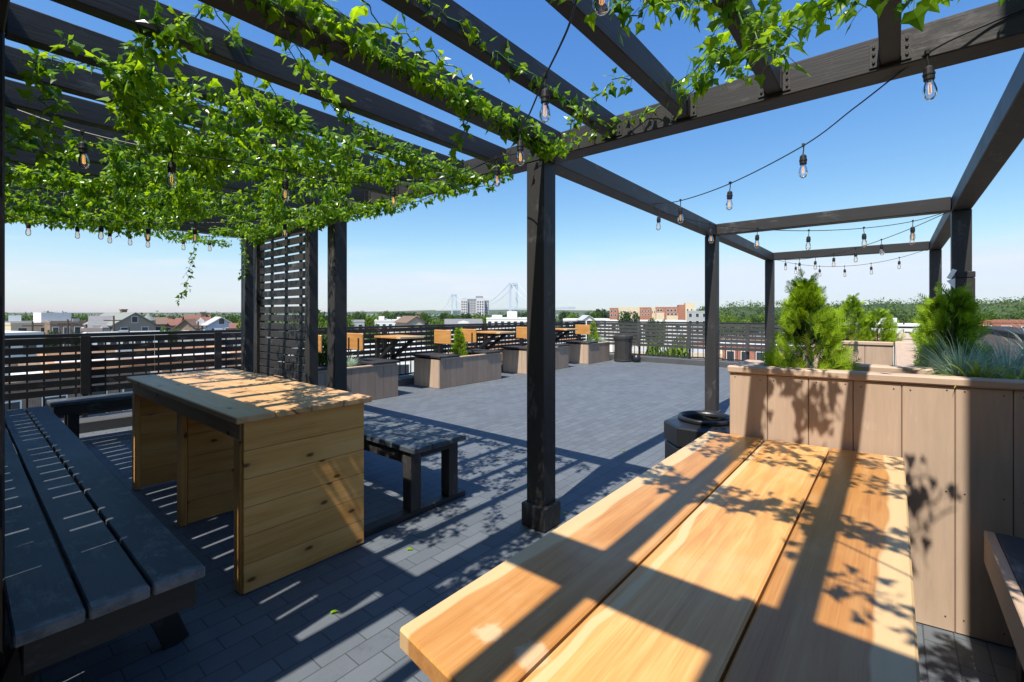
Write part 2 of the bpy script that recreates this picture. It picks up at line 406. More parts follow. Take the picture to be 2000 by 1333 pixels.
def roofmat(name, col):
    n = N(name); v = n.coord((1, 1, 1), False)
    wv = n.n('TexWave', wave_type='BANDS', bands_direction='Z'); n.l(v, wv.inputs['Vector']); wv.inputs['Scale'].default_value = 1.3; wv.inputs['Distortion'].default_value = 1.5
    k = n.math('ADD', 0.62, n.math('ADD', n.math('MULTIPLY', n.noise(v, 1.2, 6, 0.7), 0.5), n.math('MULTIPLY', wv.outputs['Fac'], 0.2)))
    c = n.mix(1.0, col, n.n('CombineColor', i_0=k, i_1=k, i_2=k).outputs[0], 'MULTIPLY')
    return n.set(c, 0.85, 0.3)
M['brick_red'] = masonry('red_brick', (0.30, 0.095, 0.055), (0.40, 0.14, 0.08), (0.38, 0.3, 0.25))
M['brick_brown'] = masonry('brown_brick', (0.20, 0.13, 0.09), (0.28, 0.19, 0.13), (0.34, 0.3, 0.26))
M['brick_dark'] = masonry('dark_brick', (0.05, 0.04, 0.038), (0.09, 0.07, 0.062), (0.24, 0.21, 0.19), 0.2, 0.06)
M['brick_orange'] = masonry('orange_brick', (0.46, 0.22, 0.11), (0.55, 0.29, 0.15), (0.5, 0.42, 0.34))
for k_, c_ in (('white', (0.72, 0.72, 0.70)), ('cream', (0.62, 0.52, 0.37)), ('beige', (0.56, 0.46, 0.33)), ('grey', (0.36, 0.37, 0.38)), ('bluewall', (0.48, 0.58, 0.68)),
               ('taupe', (0.30, 0.25, 0.20)), ('paleslab', (0.58, 0.58, 0.60)), ('greyslab', (0.22, 0.235, 0.27)), ('rose', (0.5, 0.36, 0.3)), ('stucco', (0.5, 0.42, 0.33))):
    M[k_] = wallmat(k_ + '_wall', c_)
for k_, c_ in (('r_grey', (0.20, 0.20, 0.205)), ('r_dark', (0.10, 0.10, 0.105)), ('r_red', (0.21, 0.10, 0.075)), ('r_brown', (0.18, 0.12, 0.09)), ('r_pale', (0.42, 0.43, 0.45)), ('r_green', (0.22, 0.235, 0.22)), ('r_silver', (0.60, 0.61, 0.62))):
    M[k_] = roofmat(k_, c_)
M['window'] = plain('window_glass', (0.035, 0.045, 0.06), 0.12, 0.3, 0.5, 0, 0.0, 0.6)
M['trim'] = plain('white_trim', (0.75, 0.75, 0.73), 0.6, 0.05)
M['bridge'] = plain('hazed_bridge_paint', (0.50, 0.555, 0.60), 0.6, 0.05, 0.02)  # grey-blue steel, paled in the colour to carry the distance haze
M['leaf1'] = leafmat('tree_leaf_bright', (0.060, 0.125, 0.014), (0.17, 0.25, 0.026), 0.25, 0.6, (1.3, 1.3, 0.5), 0.25)
M['leaf2'] = leafmat('tree_leaf_mid', (0.028, 0.068, 0.014), (0.075, 0.135, 0.024), 0.22, 0.6, (1.3, 1.3, 0.5), 0.25)
M['leaf3'] = leafmat('tree_leaf_dark', (0.016, 0.042, 0.012), (0.045, 0.092, 0.024), 0.2, 0.6, (1.2, 1.3, 0.5), 0.25)
M['woodleaf'] = leafmat('wood_leaf', (0.022, 0.055, 0.012), (0.095, 0.16, 0.03), 0.22, 0.6, (1.2, 1.3, 0.5), 0.2)
M['asphalt'] = plain('asphalt', (0.055, 0.055, 0.058), 0.9, 0.3, 2, 0.3)
M['concrete'] = plain('concrete', (0.34, 0.335, 0.32), 0.85, 0.2, 2, 0.2)
M['curb'] = plain('curb_coating', (0.075, 0.077, 0.082), 0.7, 0.3, 3, 0.3)
M['deckwall'] = masonry('own_building_brick', (0.24, 0.15, 0.10), (0.30, 0.19, 0.13), (0.34, 0.3, 0.26))
M['coping'] = plain('dark_coping', (0.035, 0.034, 0.036), 0.7, 0.25, 4, 0.2, 0.0, 0.15)
M['siding'] = plain('bulkhead_siding', (0.30, 0.27, 0.24), 0.8, 0.12, 3, 0.1)
n = N('town_ground'); v = n.coord((1, 1, 1), False)
c = n.ramp(n.noise(v, 0.03, 6, 0.7), ((0.35, (0.05, 0.085, 0.03)), (0.5, (0.12, 0.13, 0.10)), (0.62, (0.24, 0.23, 0.21))))
M['ground'] = n.set(c, 0.95, 0.2)
n = N('bay_water'); v = n.coord((1, 1, 1), False); n.bump(n.noise(v, 0.05, 4), 0.3, 1.0)
M['water'] = n.set((0.10, 0.16, 0.22), 0.25)
n = N('far_hills'); v = n.coord((1, 1, 1), False)
M['hills'] = n.set(n.ramp(n.noise(v, 0.012, 6, 0.7), ((0.35, (0.028, 0.05, 0.02)), (0.65, (0.075, 0.10, 0.04)))), 0.95, 0.2)

# ================================================================== the setting
def struct(o): o['kind'] = 'structure'; return o
mb = MB(); mb.box(-7.55, 3.2, -5.0, 12.85, -0.06, 0.0); struct(mb.build('roof_deck', M['pavers']))
mb = MB(); mb.box(-7.75, 3.4, -5.0, 13.05, -11.0, -0.064)
b_own = mb.build('apartment_block', M['deckwall'], loc=(-2, 4, -11))
tag(b_own, 'brown brick building carrying the paved roof deck in the foreground', 'building')
mb = MB()
mb.box(-7.72, -7.28, -5.0, 13.02, -0.05, 0.13)
mb.box(-7.27, 3.2, 12.62, 13.02, -0.05, 0.15)
struct(mb.build('kerb', M['curb'], bevel=0.012))
mb = MB(); mb.lathe([(0, 0), (7600, 0)], (0, 0, -11.05), 48); g = struct(mb.build('ground', M['ground']))
# ================================================================== pergola
zb, zt = 2.39, 2.53                          # beam underside and top
PX = [-1.80, -4.36, -6.58]                   # posts in the front line
def post(mb, x, y, z1, s=0.14, top=None): mb.box(x - s / 2, x + s / 2, y - s / 2, y + s / 2, 0.0, z1)
def base_block(x, y, parent):
    mb = MB(); mb.box(x - 0.095, x + 0.095, y - 0.095, y + 0.095, 0.004, 0.155)
    mb.build('post_base', M['black_z'], parent, bevel=0.006)
pg = thing('pergola', 'black timber pergola roofed with rafters and draped in ivy over the foreground', 'pergola', (-4.2, 1.2, 0))
def put_post(parent, x, y, z1=zb - 0.002):
    mb = MB(); post(mb, x, y, z1); o = mb.build('post', M['black_z'], parent, bevel=0.006)
    base_block(x, y, o); return o
for x in PX: put_post(pg, x, 2.475)
for x in (-2.475, -6.58): put_post(pg, x, 0.04)
put_post(pg, 0.62, 2.475 - 0.0)
mb = MB(); mb.box(-6.66, 1.5, 2.405, 2.545, zb, zt); mb.build('front_beam', M['black_x'], pg, bevel=0.005)
mb = MB(); mb.box(-6.66, 1.5, -0.03, 0.11, zb, zt); mb.build('rear_beam', M['black_x'], pg, bevel=0.005)
mb = MB(); mb.box(-6.65, -6.51, 0.114, 2.401, zb + 0.001, zt - 0.001); mb.build('end_beam', M['black_y'], pg, bevel=0.005)
rx = [-0.012 - 0.4125 * k for k in range(16)]
RAFT = []
for i, x in enumerate(rx):
    if x < -6.4: continue
    z0 = 2.412 if i % 2 else 2.408
    tk = 0.064 if i != 4 else 0.14
    mb = MB(); mb.box(x - tk / 2, x + tk / 2, 0.114, 2.401, z0, zt - 0.004)
    r_ = mb.build('rafter', M['black_y'], pg, bevel=0.004); RAFT.append(x)
    mb = MB(); mb.box(x - tk / 2, x + tk / 2, -1.35, -0.034, z0, zt - 0.004)
    mb.build('rafter_tail', M['black_y'], r_, bevel=0.004)
    for sg in (-1, 1):
        mb = MB()
        xa = x + sg * (tk / 2 + 0.002); xb = x + sg * (tk / 2 + 0.034)
        mb.box(min(xa, xb), max(xa, xb), 2.400, 2.4035, z0 - 0.002, z0 + 0.098)
        xa2 = x + sg * (tk / 2 + 0.001); xb2 = x + sg * (tk / 2 + 0.0035)
        mb.box(min(xa2, xb2), max(xa2, xb2), 2.36, 2.3995, z0 - 0.002, z0 + 0.085)
        for zz in (0.018, 0.05, 0.08):
            xc = x + sg * (tk / 2 + 0.02)
            mb.lathe([(0.0055, -0.004), (0.0055, 0.004), (0, 0.005)], (xc, 2.399, z0 + zz), 6)
        mb.build('joist_hanger', M['steel'], r_)

# open frame beyond
pf = thing('open_pergola', 'open black timber frame of beams and posts standing beyond the pergola', 'pergola frame', (-0.65, 6.1, 0))
for x in (-1.80, 0.50):
    for y in (6.20, 9.78): put_post(pf, x, y)
mb = MB(); mb.box(-1.87, -1.73, 2.549, 9.85, zb + 0.001, zt - 0.001); mb.build('long_beam', M['black_y'], pf, bevel=0.005)
mb = MB(); mb.box(0.43, 0.57, 2.549, 9.85, zb + 0.001, zt - 0.001); mb.build('long_beam', M['black_y'], pf, bevel=0.005)
for y in (6.13, 9.71):
    mb = MB(); mb.box(-1.726, 0.426, y, y + 0.14, zb + 0.003, zt - 0.003); mb.build('cross_beam', M['black_x'], pf, bevel=0.005)

# slatted privacy screen in the front line, far left
sc = thing('privacy_screen', 'tall black screen of horizontal slats between two pergola posts', 'screen', (-5.55, 2.48, 0))
x0, x1 = -6.24, -4.88
for x in (x0, x1):
    mb = MB(); mb.box(x - 0.05, x + 0.05, 2.42, 2.52, 0.02, zb - 0.004); mb.build('frame_post', M['black_z'], sc, bevel=0.004)
mb = MB()
z = 0.12; k = 0
while z < 2.34:
    g = 0.098 if z > 0.95 else 0.089
    mb.box(x0 + 0.052, x1 - 0.052, 2.456, 2.474, z, z + 0.076); z += g
mb.build('slats', M['black_x'], sc, bevel=0.002)
mb = MB()
for x in (-5.9, -5.52, -5.16): mb.box(x - 0.018, x + 0.018, 2.476, 2.50, 0.1, 2.35)
mb.build('batten', M['black_z'], sc)

# upright-board screen along the rear line (out of view, it throws the thin stripes of light)
rs = thing('board_screen', 'black screen of upright boards along the rear of the pergola', 'screen', (-4.4, 0.04, 0))
mb = MB(); x = -6.48
while x < -2.57:
    mb.box(x, min(x + 0.160, -2.555), 0.034, 0.046, 0.10, 2.36); x += 0.182
mb.build('boards', M['black_z'], rs)
mb = MB(); x = -2.39
while x < -1.99:
    mb.box(x, x + 0.163, 0.03, 0.05, 0.10, 2.36); x += 0.182
mb.build('boards', M['black_z'], rs)
mb = MB()
for za, zb2 in ((0.1, 0.34), (0.84, 0.96), (1.28, 1.58), (2.0, 2.35)): mb.box(-6.5, -1.80, -0.012, 0.028, za, zb2)
mb.box(-2.34, -1.80, -0.012, 0.024, 0.34, 1.58)
mb.build('rail', M['black_x'], rs)

# stair bulkhead behind and right of the camera (out of view; stack and canopy shaped for the broad right shade)
bh = thing('stair_bulkhead', 'unseen stair bulkhead with a tall stack added for shade and a flat canopy behind the right bench', 'bulkhead', (2.0, -0.5, 0))
mb = MB(); mb.box(0.62, 3.1, -4.0, 0.88, 0.0, 3.0); mb.build('wall', M['siding'], bh)
mb = MB(); mb.box(0.53, 1.45, 0.885, 1.25, 0.0, 5.6); mb.build('shade_stack', M['brick_brown'], bh)  # unseen tall block, added and sized to shade the planter and bush
mb = MB(); mb.box(-0.10, 0.616, -3.0, 0.02, 2.60, 2.72); mb.build('canopy', M['coping'], bh)  # unseen slab, placed to shade the near right of the table

ph = thing('sky_blocker', 'unseen dark block added behind the pergola to dim the skylight', 'building', (-2.5, -4.5, 0))  # added block out of view, keeps sky light off the shaded deck
mb = MB(); mb.box(-8.0, 0.60, -6.5, -3.4, 0.0, 5.2); mb.build('wall', M['coping'], ph)
# ================================================================== fences
def fence(name, label, p0, p1, zt_, slat_m, post_at, z_low, baluster=0.135, slats=True, period=0.10, sw=0.076, nsl=7):
    """p0 to p1, slats on the inner side; inner side is to the right-hand normal"""
    p0 = Vector((*p0, 0)); p1 = Vector((*p1, 0)); L = (p1 - p0).length; t = (p1 - p0) / L; nr = Vector((t.y, -t.x, 0))
    o = thing(name, label, 'fence', tuple((p0 + p1) / 2))
    def P(s, off, z): q = p0 + t * s + nr * off; return (q.x, q.y, z)
    mb = MB()
    s = 0.06
    while s < L:
        mb.bar(P(s, 0, z_low + 0.03), P(s, 0, zt_ - 0.06), 0.016, 0.016, t); s += baluster
    mb.build('balusters', M['metal'], o)
    mb = MB(); mb.bar(P(0, 0, z_low + 0.015), P(L, 0, z_low + 0.015), 0.03, 0.03); mb.build('bottom_rail', M['metal'], o)
    mb = MB(); mb.bar(P(0, 0.0, zt_ - 0.02), P(L, 0.0, zt_ - 0.02), 0.07, 0.04); mb.build('top_rail', M['metal'], o, bevel=0.004)
    for s in post_at:
        mb = MB(); mb.bar(P(s, 0.0, z_low - 0.02), P(s, 0.0, zt_ - 0.042), 0.05, 0.05, t); mb.build('post', M['metal'], o)
        mb = MB(); mb.bar(P(s, 0.052, 0.42), P(s, 0.052, zt_ - 0.03), 0.09, 0.022, nr); mb.build('cover_board', slat_m, o, bevel=0.002)
    if slats:
        mb = MB()
        for k in range(nsl):
            z = zt_ - 0.045 - sw / 2 - k * period
            a = 0.0
            while a < L:
                b_ = min(a + 2.84, L)
                mb.bar(P(a + 0.002, 0.032, z), P(b_ - 0.002, 0.032, z), 0.016, sw); a = b_
        mb.build('slats', slat_m, o, bevel=0.002)
    return o
fence('slat_fence', 'black horizontal slat fence along the left edge behind the benches and planters', (-7.58, -4.0), (-7.58, 12.78), 1.155, M['slat'],
      [0.74 + 1.42 * k for k in range(0, 12)], 0.16)
fence('slat_fence', 'grey black slat fence across the far end of the deck', (-7.5, 12.80), (-1.45, 12.80), 1.16, M['slatx'], [0.3 + 1.45 * k for k in range(5)], 0.18, 0.14)
fence('metal_railing', 'bare black metal railing at the far right end of the deck', (-1.40, 12.80), (1.10, 12.80), 1.12, M['metal'], [0.9, 1.9], 0.18, 0.15, False)

# parapet along the right edge
pp = thing('parapet_wall', 'low brick parapet wall with dark sloping coping on the right edge', 'wall', (1.45, 7, 0))
mb = MB(); mb.box(1.28, 1.62, 2.2, 12.75, 0.0, 1.04); mb.build('wall', M['brick_dark'], pp)
mb = MB(); mb.box(1.22, 1.68, 2.15, 12.76, 1.045, 1.15); mb.build('coping', M['coping'], pp, bevel=0.012)
# brick pier behind the rounded bush
pr = thing('post_sleeve', 'short dark timber sleeve with a cap round the rear right pergola post', 'post sleeve', (0.5, 5.93, 0))
mb = MB(); mb.box(0.435, 0.565, 5.86, 5.99, 0, 1.72); mb.build('sleeve', M['black_z'], pr)
mb = MB(); mb.box(0.433, 0.567, 5.858, 5.992, 1.723, 1.78); mb.build('cap', M['coping'], pr, bevel=0.006)
mb = MB(); mb.poly([(0.432, 5.85, 1.72), (0.375, 5.85, 1.70), (0.43, 5.85, 1.62), (0.432, 5.84, 1.66)]); mb.bar((0.39, 5.85, 1.72), (0.43, 5.86, 1.80), 0.02, 0.03); mb.build('bracket', M['trim'], pr)
# ================================================================== furniture
# high pine table
ht = thing('bar_table', 'pale knotty pine bar table with plank ends and a thick top', 'table', (-3.55, 1.24, 0))
zt1 = 0.895
mb = MB()
tx0, tx1, ty0, ty1 = -4.70, -2.44, 0.862, 1.615
mb.box(tx0, tx1, ty0, ty0 + 0.185, zt1 - 0.034, zt1, 0.75)
for k in range(1, 4):
    a = ty0 + 0.187 + (k - 1) * 0.1895
    mb.box(tx0, tx1 + U(-.004, .004), a, a + 0.187, zt1 - 0.034, zt1 + U(-.001, .001), (0.2, 0.45, 0.85)[k - 1])
mb.build('tabletop', M['pine_x'], ht, bevel=0.005)
def plank_panel(name, x, th, ya, yb, z0, z1, npl, parent, m):
    mb = MB(); hgt = (z1 - z0) / npl
    for k in range(npl):
        mb.box(x, x + th, ya, yb, z0 + k * hgt + 0.001, z0 + (k + 1) * hgt - 0.0015, U(0, 1))
    return mb.build(name, m, parent, bevel=0.002)
plank_panel('end_panel', -2.488, 0.02, 0.905, 1.575, 0.012, zt1 - 0.036, 6, ht, M['pine_y'])
plank_panel('end_panel', -4.62, 0.02, 0.935, 1.575, 0.012, zt1 - 0.036, 6, ht, M['pine_y'])
plank_panel('divider_panel', -3.60, 0.02, 0.975, 1.575, 0.012, zt1 - 0.15, 5, ht, M['pine_y'])
for x in (-2.53, -3.56, -3.662, -4.60):
    pass
for (x, y) in ((-2.490, 0.898), (-2.490, 1.54), (-3.578, 0.935), (-3.578, 1.54), (-4.598, 0.898), (-4.598, 1.54)):
    mb = MB(); mb.box(x - 0.088, x - 0.002, y, y + 0.036, 0.004, zt1 - 0.13 if y < 1 else zt1 - 0.037, U(0, 1)); mb.build('leg', M['pine_z'], ht, bevel=0.003)
for y in (0.897, 1.55):
    mb = MB(); mb.box(-4.66, -2.492, y - 0.0005, y + 0.037, zt1 - 0.128, zt1 - 0.036, 0.35); mb.build('apron', M['pine_x'], ht, bevel=0.003)

# honey timber table in the foreground right
tt = thing('picnic_table', 'honey coloured table of three thick planks in the right foreground', 'table', (-0.38, 1.6, 0))
zt2 = 0.75; th = 0.044
def plank_q(mb, xs0, xs1, ys, ye, rnd):
    # xs0 = (near x-left, near x-right); xs1 = far
    p = [(xs0[0], ys[0], zt2 - th), (xs0[1], ys[1], zt2 - th), (xs1[1], ye[1], zt2 - th), (xs1[0], ye[0], zt2 - th)]
    mb.hexa(p + [(a, b, zt2) for a, b, c in p], rnd)
mb = MB()
cut = [-0.790, -0.515, -0.508, -0.240, -0.234, 0.036]
for k in range(3):
    xa, xb = cut[2 * k], cut[2 * k + 1]
    f = lambda x: 2.650 + 0.085 * (x + 0.785)
    g_ = lambda x: 0.585 - 0.13 * (x + 0.79)
    plank_q(mb, (xa, xb), (xa, xb), (g_(xa), g_(xb)), (f(xa), f(xb)), (0.30, 0.95, 0.12)[k])
mb.build('tabletop', M['oak_y'], tt, bevel=0.005)
for y in (0.95, 2.30):
    mb = MB(); mb.box(-0.72, -0.03, y, y + 0.04, zt2 - th - 0.092, zt2 - th - 0.002); mb.build('cleat', M['black_x'], tt, bevel=0.003)
    for (xa, xb) in ((-0.60, -0.72), (-0.15, -0.03)):
        mb = MB(); mb.bar((xa, y + 0.062, zt2 - th - 0.004), (xb, y + 0.062, 0.0), 0.09, 0.038, (0, 1, 0)); mb.build('leg', M['black_z'], tt, bevel=0.003)
mb = MB(); mb.bar((-0.375, 0.99, 0.33), (-0.375, 2.30, 0.33), 0.038, 0.09); mb.build('stretcher', M['black_y'], tt, bevel=0.003)

# benches
def bench(name, label, x0, x1, y0, y1, zs, nplank, along, loc, apron=True, wear=True, leg_pos=(), gap=0.009):
    o = thing(name, label, 'bench', loc)
    m = M['bench_' + along]
    mb = MB()
    wdt = ((y1 - y0) if along == 'x' else (x1 - x0)); pw = (wdt - gap * (nplank - 1)) / nplank
    for k in range(nplank):
        a = k * (pw + gap)
        if along == 'x': mb.box(x0, x1 + U(-.003, .003), y0 + a, y0 + a + pw, zs - 0.038, zs, U(0, 1))
        else: mb.box(x0 + a, x0 + a + pw, y0, y1, zs - 0.038, zs, U(0, 1))
    mb.build('seat', m, o, bevel=0.005)
    return o
bn = bench('bench', 'long dark blue black plank bench with chipped end in the left foreground', -6.55, -1.945, 0.105, 0.585, 0.47, 3, 'x', (-4.2, 0.34, 0))
for y in (0.125, 0.53):
    mb = MB(); mb.box(-6.5, -2.02, y, y + 0.036, 0.335, 0.430); mb.build('apron', M['black_x'], bn, bevel=0.003)
mb = MB(); mb.box(-2.018, -1.98, 0.125, 0.566, 0.325, 0.430); mb.build('end_apron', M['black_y'], bn, bevel=0.003)
for x in (-2.35, -4.3, -6.2):
    for (ya, yb) in ((0.24, 0.09), (0.45, 0.60)):
        mb = MB(); mb.bar((x, ya, 0.43), (x, yb, 0.0), 0.038, 0.09, (0, 1, 0)); mb.build('leg', M['black_z'], bn, bevel=0.003)
    mb = MB(); mb.box(x + 0.022, x + 0.058, 0.12, 0.57, 0.36, 0.429); mb.build('cleat', M['black_y'], bn)
b2 = bench('bench', 'black square legged bench behind the pine bar table with leaf shadows', -4.35, -2.470, 1.955, 2.445, 0.488, 3, 'x', (-3.4, 2.2, 0), gap=0.004)
for x in (-2.575, -4.25):
    for y in (1.975, 2.325):
        mb = MB(); mb.box(x - 0.045, x + 0.045, y, y + 0.09, 0.042, 0.449); mb.build('leg', M['black_z'], b2, bevel=0.003)
    mb = MB(); mb.box(x - 0.043, x + 0.043, 1.62, 2.50, 0.004, 0.04); mb.build('skid', M['black_y'], b2, bevel=0.003)
for y in (1.98, 2.38):
    mb = MB(); mb.box(-4.2, -2.622, y, y + 0.036, 0.36, 0.448); mb.build('apron', M['black_x'], b2, bevel=0.003)
mb = MB(); mb.box(-2.56, -2.524, 2.068, 2.322, 0.40, 0.448); mb.build('end_rail', M['black_y'], b2, bevel=0.003)
b3 = bench('bench', 'narrow black bench below the left slat fence', -6.99, -6.64, 0.62, 3.2, 0.47, 2, 'y', (-6.8, 1.9, 0))
mb = MB(); mb.box(-6.68, -6.645, 0.64, 3.18, 0.335, 0.430); mb.build('apron', M['black_y'], b3, bevel=0.003)
for y in (0.75, 1.36, 2.3, 3.05):
    for x in (-6.95, -6.735):
        mb = MB(); mb.box(x, x + 0.05, y, y + 0.09, 0.0, 0.430); mb.build('leg', M['black_z'], b3, bevel=0.003)
b4 = thing('bench', 'timber edged bench with dark seat at the right planter corner', 'bench', (0.55, 2.0, 0))
mb = MB(); mb.box(0.326, 0.70, 0.9, 2.76, 0.45, 0.488); mb.build('seat', M['bench_y'], b4, bevel=0.003)
mb = MB(); mb.box(0.292, 0.324, 0.9, 2.765, 0.352, 0.486); mb.build('edge_board', M['tan_y'], b4, bevel=0.003)
for y in (1.1, 2.5):
    mb = MB(); mb.box(0.36, 0.45, y, y + 0.09, 0, 0.449); mb.build('leg', M['black_z'], b4, bevel=0.003)

# octagonal black planter / ash bin
bi = thing('litter_bin', 'black octagonal bin with round open rim between the planter and the table', 'bin', (-1.06, 3.50, 0))
c0 = (-1.06, 3.50, 0)
def octo(mb, prof, c, n=8, ph=R(22.5)): mb.lathe(prof, c, n, ph=ph)
mb = MB(); octo(mb, [(0.26, 0.004), (0.285, 0.02), (0.285, 0.445), (0.268, 0.452), (0.268, 0.462)], c0); mb.build('body', M['plastic'], bi, bevel=0.003)
mb = MB(); octo(mb, [(0.272, 0.458), (0.292, 0.466), (0.292, 0.590), (0.28, 0.600), (0.20, 0.618), (0.16, 0.618)], c0); mb.build('lid', M['plastic'], bi, bevel=0.003)
mb = MB(); mb.lathe([(0.155, 0.40), (0.16, 0.625), (0.172, 0.648), (0.186, 0.650), (0.194, 0.640), (0.194, 0.618), (0.176, 0.612)], c0, 40); mb.build('rim', M['plastic'], bi, smooth=True)
# dark slatted litter bin at the far corner
bj = thing('litter_bin', 'tall round dark litter bin standing by the far fence corner', 'bin', (-6.05, 12.35, 0))
cj = (-6.05, 12.35, 0)
mb = MB(); mb.lathe([(0, 0.003), (0.25, 0.003), (0.262, 0.05), (0.25, 0.06), (0.25, 0.61), (0.262, 0.62), (0.262, 0.66)], cj, 14); mb.build('body', M['black_z'], bj)
mb = MB(); mb.lathe([(0.268, 0.655), (0.275, 0.67), (0.275, 0.74), (0.255, 0.76), (0.17, 0.765), (0.16, 0.74), (0.15, 0.60)], cj, 14); mb.build('rim', M['black_z'], bj)
mb = MB(); mb.lathe([(0, 0.005), (0.11, 0.01), (0.13, 0.1), (0.1, 0.19), (0.04, 0.23), (0, 0.22)], (-5.66, 12.40, 0), 10); o = mb.build('refuse_bag', M['plastic'], smooth=True, loc=(-5.66, 12.40, 0)); tag(o, 'small black bag on the deck beside the far bin', 'bag')

# ================================================================== planters along the left fence
def board_wall(mb, p, q, z0, z1, bw, th, nrm, rnd0=None):
    p = Vector((*p, 0)); q = Vector((*q, 0)); L = (q - p).length; t = (q - p) / L; nv = Vector((*nrm, 0))
    k = max(1, round(L / bw)); s = L / k
    for i in range(k):
        a = p + t * (i * s + 0.0015); b = p + t * ((i + 1) * s - 0.0015)
        c = b + nv * th; d = a + nv * th
        o = [(a.x, a.y, z0), (b.x, b.y, z0), (c.x, c.y, z0), (d.x, d.y, z0)]
        mb.hexa(o + [(x, y, z1) for x, y, _ in o], U(0, 1))
wx0, wx1 = -7.20, -6.45
def low_planter(y0, y1, label, caps):
    o = thing('seat_planter', label, 'planter', (-6.82, (y0 + y1) / 2, 0), 'seat planters in a row along the left fence')
    mb = MB(); hz_ = 0.535
    for xs in (wx1 - 0.022, wx0):
        mb = MB(); board_wall(mb, (xs, y0), (xs, y1), 0.004, hz_, 0.145, 0.022, (1, 0)); mb.build('side_boards', M['tan_dim_z'], o, bevel=0.003)
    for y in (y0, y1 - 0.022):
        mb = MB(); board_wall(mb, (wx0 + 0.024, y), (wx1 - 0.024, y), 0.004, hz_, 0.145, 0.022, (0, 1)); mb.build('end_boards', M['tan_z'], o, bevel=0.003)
    mb = MB(); mb.box(wx0 + 0.03, wx1 - 0.03, y0 + 0.03, y1 - 0.03, 0.02, 0.515); mb.build('soil', M['soil'], o)
    for (xa, xb) in ((wx1 - 0.085, wx1 + 0.008), (wx0 - 0.008, wx0 + 0.085)):
        mb = MB(); mb.box(xa, xb, y0 + 0.03, y1 - 0.03, hz_ + 0.002, hz_ + 0.027); mb.build('rim_board', M['tan_y'], o, bevel=0.003)
    for e in caps:
        ya, yb = (y0 - 0.02, y0 + 0.50) if e == 0 else (y1 - 0.50, y1 + 0.02)
        mb = MB(); mb.box(wx0 - 0.02, wx1 + 0.02, ya, yb, hz_ + 0.028, hz_ + 0.066); mb.build('seat_pad', M['black_x'], o, bevel=0.006)
        yc = y0 + 0.50 if e == 0 else y1 - 0.50
        sg = 1 if e == 0 else -1
        mb = MB(); mb.box(-7.19, -6.70, min(yc, yc + sg * 0.03), max(yc, yc + sg * 0.03), 0.785, 1.065, 0.4); bk = mb.build('backrest', M['oak_x'], o, bevel=0.01)
        for xx in (-7.09, -6.80):
            mb = MB()
            ys = yc + sg * 0.0335
            mb.box(xx - 0.016, xx + 0.016, min(ys, ys + sg * 0.008), max(ys, ys + sg * 0.008), hz_ + 0.0, 0.99)
            mb.build('bracket', M['metal'], bk)
    return o
PL = ((3.03, 4.77), (5.69, 7.43), (8.33, 10.07), (11.07, 12.30))
low_planter(*PL[0], 'seat planter partly hidden behind the pergola posts, holding a dark rounded bush', (0, 1))
low_planter(*PL[1], 'seat planter with small pointed conifer between two orange backrests', (0, 1))
low_planter(*PL[2], 'seat planter behind the front pergola post, crossed by it in view', (0, 1))
low_planter(*PL[3], 'farthest seat planter, next to the round dark litter bin', (0,))
# wall-hung bar tables between the planters
for (yc, lab) in ((5.23, 'orange topped wall table between the two nearest seat planters'), (7.88, 'orange topped wall table beyond the small pointed conifer'), (10.57, 'orange topped wall table beside the farthest seat planter')):
    o = thing('wall_table', lab, 'table', (-7.1, yc, 0), 'fold out bar tables on the left fence')
    mb = MB()
    for k in range(3): mb.box(-7.44 + k * 0.263, -7.44 + k * 0.263 + 0.261, yc - 0.27, yc + 0.27, 0.945, 0.982, U(0.2, 0.9))
    mb.build('tabletop', M['oak_y'], o, bevel=0.004)
    for s_ in (-0.17, 0.17):
        mb = MB(); mb.bar((-7.50, yc + s_, 0.50), (-6.86, yc + s_, 0.925), 0.04, 0.07); mb.box(-7.52, -7.445, yc + s_ - 0.035, yc + s_ + 0.035, 0.14, 0.943); mb.box(-7.44, -6.80, yc + s_ - 0.021, yc + s_ + 0.021, 0.905, 0.943)
        mb.build('bracket', M['metal'], o, bevel=0.003)

# ================================================================== tan planters on the right
fp = thing('board_planter', 'tall tan board planter abutting the foreground table', 'planter', (0.2, 2.9, 0))
def yl(x): return 2.665 + 0.135 * (x + 0.684)
zc = 1.078
mb = MB(); k = 10
bw = 0.178; x = -0.684
while x < 1.2:
    xb = min(x + bw, 1.2)
    o_ = [(x + 0.0012, yl(x), 0.004), (xb - 0.0012, yl(xb), 0.004), (xb - 0.0012, yl(xb) + 0.022, 0.004), (x + 0.0012, yl(x) + 0.022, 0.004)]
    mb.hexa(o_ + [(a, b, zc) for a, b, c in o_], U(0.3, 0.7)); x = xb
mb.build('front_boards', M['tan_z'], fp, bevel=0.003)
mb = MB(); x = -0.684
while x < 0.6:
    for fx in (0.03, 0.148):
        for zz in (1.055, 0.62, 0.06):
            q = x + fx + U(-.004, .004); zq = zz + U(-.006, .006); mb.tube([(q, yl(q) - 0.0012, zq), (q, yl(q) + 0.004, zq)], 0.0032, 8)
    x += bw
mb.build('screw_heads', M['steel'], fp)
mb = MB(); board_wall(mb, (-0.684, 2.69), (-0.684, 3.08), 0.004, zc, 0.178, 0.022, (1, 0)); mb.build('end_boards', M['tan_z'], fp, bevel=0.003)
mb = MB(); board_wall(mb, (-0.66, 3.058), (0.0, 3.058), 0.004, zc, 0.178, 0.022, (0, 1)); mb.build('back_boards', M['tan_z'], fp, bevel=0.003)
mb = MB()
